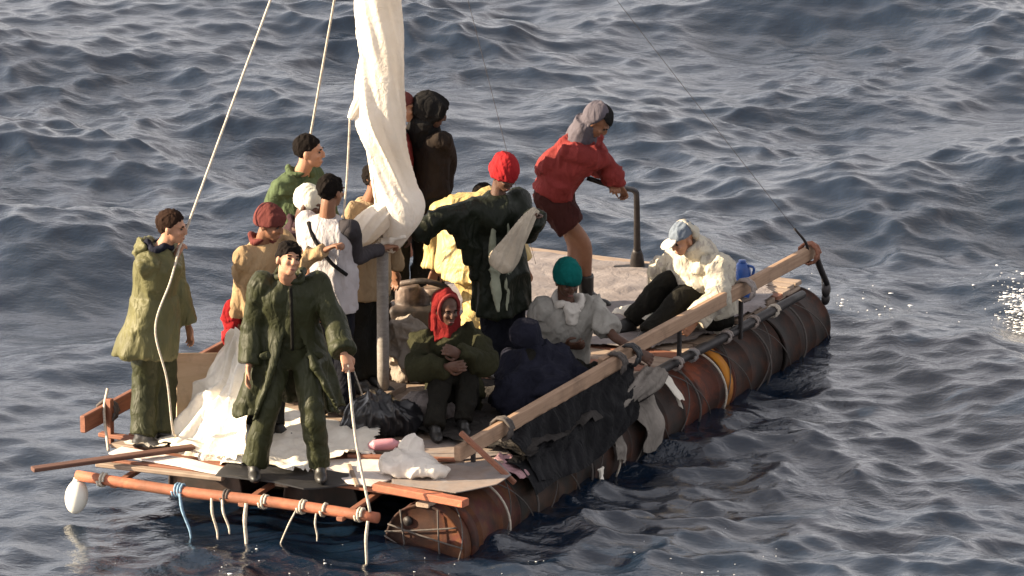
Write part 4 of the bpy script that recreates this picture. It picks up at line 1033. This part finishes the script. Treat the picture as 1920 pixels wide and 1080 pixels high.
# small engine amidships
eng = empty('engine', 'greasy small engine block with pipes behind the mast', 'engine', loc=R(3.3, -2.1, .44))
ENG = rust('greasy_engine', (.12, .09, .075), (.16, .09, .06), (.26, .22, .19), .5, (.02, .017, .015), .5, 9)
ec = R(3.35, -2.05, .44)
add('engine_block', remesh(join([tuple([box_vf(.42, .26, .26, .02)[0] + ec + V(0, 0, .15), box_vf(.42, .26, .26, .02)[1]]), tube([ec + V(-.08, 0, .25), ec + V(-.08, 0, .42)], .09, 14, 2), tube([ec + V(.1, 0, .25), ec + V(.1, 0, .40)], .075, 14, 2)]), .012, 1), ENG, eng)
add('exhaust_pipe', tube([ec + V(.1, -.1, .30), ec + V(.22, -.16, .42), ec + V(.05, -.2, .50), ec + V(-.15, -.14, .46)], .022, 10, 5), ENG, eng)
add('flywheel', tube([ec + V(-.21, 0, .18), ec + V(-.26, 0, .18)], .13, 22, 2), M['iron'], eng)
# red bundle in the hand of the man in beige, cloth in the hand of the one in the red cap
h3 = V(*POSE['p3'][14]); tag(lump('bundle', [(h3 + V(-.03, -.02, .06), .06, .06, .13), (h3 + V(-.05, -.02, -.06), .045, .045, .05)], C_REDCAP, 16, .012), 'small red cloth bundle held at the side of the man in beige', 'bundle')
h9 = V(*POSE['p9'][7])
tag(add('cloth', roll([h9 + V(.02, -.02, .03), h9 + V(-.05, -.05, -.06), h9 + V(-.13, -.07, -.19), h9 + V(-.22, -.06, -.33), h9 + V(-.26, -.05, -.39)], [.020, .034, .052, .062, .035], [.016, .02, .024, .024, .012], 21, .55, 3.2, 10, 80), fabric('beige_rag', (.62, .54, .43), .9, .3)), 'pale cloth dangling from the hand of the person in the red cap', 'cloth')
tag(crumple('cloth', [(-.02, -2.66), (.30, -2.66), (.34, -2.30), (.04, -2.22)], .452, .09, TARPM, 33, f1=6, f2=14), 'small dirty white cloth at the feet of the man at front left', 'cloth')
# far end of the deck
crumple('ground_sheet', [(3.7, -2.55), (5.95, -2.6), (6.08, -.5), (5.6, -.16), (4.2, -.2), (3.7, -.5)], .440, .05, cloth_thin('pink_grey_sheet', (.17, .145, .14), (.30, .265, .255), .05, 3), 9)
tag(crumple('canvas', [(1.3, -1.35), (2.1, -1.45), (3.2, -.9), (3.1, -.02), (1.0, .0), (1.0, -.6)], .438, .09, fabric('dark_grey_canvas', (.055, .05, .047), .9, .45), 23), 'dark grey canvas under the seated people along the right side', 'canvas')
tag(crumple('canvas', [(1.5, -2.65), (3.5, -2.65), (3.6, -1.9), (2.2, -1.75), (1.4, -2.0)], .438, .10, fabric('tan_canvas', (.32, .25, .18), .9, .35), 27), 'tan canvas spread under the standing men on the left', 'canvas')
tag(bpy.data.objects['ground_sheet'], 'pinkish grey sheet spread over the far end of the deck', 'ground sheet')
tag(crumple('cloth', [(4.15, -.98), (4.75, -.95), (4.95, -.35), (4.2, -.25)], .47, .20, TARPM, 17, f1=5, f2=9), 'white rumpled cloth below the seated man in camouflage', 'cloth')
jug = empty('jug', 'blue plastic jug standing behind the seated man in camouflage', 'jug', loc=R(5.4, -.42, .44))
BLUE = plain('blue_plastic', (.020, .075, .28), .35, 0, .15, 6); jc = R(5.4, -.42, .44)
add('jug_body', tube([jc + V(0, 0, .01), jc + V(0, 0, .05), jc + V(0, 0, .18), jc + V(0, 0, .25), jc + V(.0, 0, .285)], [.058, .066, .066, .058, .034], 18, 4), BLUE, jug)
add('jug_cap', tube([jc + V(0, 0, .28), jc + V(0, 0, .305)], .028, 14, 2), BLUE, jug)
add('jug_handle', tube([jc + V(.04, -.02, .27), jc + V(.085, -.03, .25), jc + V(.068, -.02, .17)], .010, 8, 4), BLUE, jug)
# right side: dark tarpaulin and rags over the drums
DARKT = fabric('dark_tarpaulin', (.013, .013, .015), .7, .5)
GREYC = fabric('dirty_grey_canvas', (.30, .27, .24), .9, .35)
tag(hang('side_cover', [bmP(.12) + W_ * .032 + V(0, 0, -.04), bmP(.28) + W_ * .032 + V(0, 0, -.04), bmP(.46) + W_ * .032 + V(0, 0, -.04)], [R(1.05, .03, .30), R(1.75, .05, .26), R(2.6, .04, .34)], DARKT, 7, .03, 60, 26, .05, None, 8), 'black cloth hung from the near half of the right beam', 'tarpaulin')
tag(add('canvas_bundle', roll([R(2.35, -.10, .42), R(2.65, -.08, .47), R(3.0, -.08, .49), R(3.25, -.10, .47)], [.05, .08, .09, .05], [.05, .07, .075, .04], 31, .25, 2, 8, 50), GREYC), 'dirty grey canvas roll wedged between the beam and the drums', 'canvas')
def drape_over(name, s0, s1, a0, a1, mat, seed, label):
    """rag that follows the side of the right drum row from angle a0 down to a1"""
    v, f = [], []; nu, nv = 22, 30
    for j in range(nv):
        for i in range(nu):
            q, w = i / (nu - 1), j / (nv - 1); n_ = vnoise(np.array([[q * 4 + seed, w * 3, seed]]))[0]; n2 = vnoise(np.array([[q * 2.5 + seed, 3., seed]]))[0]
            a = a0 + (a1 - a0) * w * (.72 + .4 * n2); r_ = .308 + .05 * n_ + .025 * abs(((q * (s1 - s0) * 6 + n2 * 3) % 1) - .5)
            wid = (s1 - s0) * (1 - .35 * w * n2)
            v.append(R(s0 + wid * q + .03 * (n_ - .5), -.29 + math.cos(a) * r_, .105 + math.sin(a) * r_))
    for j in range(nv - 1):
        for i in range(nu - 1): f.append((j * nu + i, j * nu + i + 1, (j + 1) * nu + i + 1, (j + 1) * nu + i))
    v = np.array(v); k = len(v); v2 = v - W_ * .004
    return tag(add(name, (np.concatenate([v, v2]), f + [tuple(i + k for i in q_)[::-1] for q_ in f]), mat), label, 'rag')
tag(drape_over('side_cover', .95, 2.55, 1.75, .35, DARKT, 2, 'black tarpaulin lying over the near brown drums below the right beam'), cat='tarpaulin')
drape_over('rag', 2.70, 3.05, .85, -.35, GREYC, 4, 'torn pale rag hanging over the drums beside the orange drum')
drape_over('rag', 3.32, 3.42, 1.2, .3, TARPM, 19, 'short white rag tied on the edge pipe above the orange drum')
drape_over('rag', 2.28, 2.40, .55, -.15, GREYC, 23, 'small grey rag stuck to the drums under the black cloth')
drape_over('rag', 1.93, 2.02, .1, -.5, TARPM, 9, 'narrow white rag hanging low on the brown drums')
drape_over('rag', .88, 1.10, 1.5, .75, fabric('pink_rag', (.50, .30, .32), .9, .25), 14, 'pinkish rag at the near end of the right beam')
# white float at the left end of the front pipe
fl = empty('float', 'white plastic float hanging from the left end of the orange pipe', 'float', loc=R(-.46, -2.78, .1))
WPL = plain('white_float_plastic', (.78, .76, .68), .4, 0, .08, 6); fc = R(-.42, -2.70, .225)
add('float_body', ell(fc, V(.078, 0, 0), V(0, .078, 0), V(.01, 0, .118), 20, 14), WPL, fl)
add('float_neck', tube([fc + V(0, 0, .09), fc + V(.01, 0, .125)], .028, 12, 2), WPL, fl)
add('float_rope', tube([fc + V(.01, 0, .11), R(-.42, -2.70, .37)], .007, 6, 3), M['rope'], fl)

# ------------------------------------------------------------------ foam
def foam(name, label, cx, cy, sx, sy, n, r0, r1, seed, h=.0, ang=0.):
    g = np.random.default_rng(seed); parts = []
    for _ in range(n):
        a, b = g.normal() * sx, g.normal() * sy; x = cx + a * math.cos(ang) - b * math.sin(ang); y = cy + a * math.sin(ang) + b * math.cos(ang)
        r = r0 * (r1 / r0) ** (g.random() ** 2.2)
        z = wave_z(x, y, .1) + abs(g.normal()) * h * math.exp(-(a / sx) ** 2 / 2)
        parts.append(ell(V(x, y, z), V(r * g.uniform(.8, 2.6), 0, 0), V(0, r * g.uniform(.6, 1.8), 0), V(0, 0, r * g.uniform(.15, .4)), 7, 4))
    m = bpy.data.materials.get('sea_foam') or plain('sea_foam', (.80, .80, .80), .5, 0, .05, 30, .3)
    vf = join(parts)
    return tag(add(name, vf, m), label, 'foam', kind='stuff')

foam('foam', 'breaking white wave crest at the right edge of the view', 4.06, -.80, .11, .38, 2600, .002, .015, 3, .06, .25)
foam('foam', 'white foam flecks in the water before the left end of the front pipe', -2.35, -8.0, .30, .25, 90, .003, .012, 5)
foam('foam', 'scattered foam flecks below the front pipe', -1.5, -7.7, .6, .35, 70, .002, .008, 8)
foam('foam', 'thin foam flecks trailing off the right side of the drums', .8, -7.2, .8, .6, 40, .003, .010, 9)
foam('foam', 'foam flecks beyond the far right corner of the raft', 2.6, -.6, .3, .5, 40, .003, .011, 12)
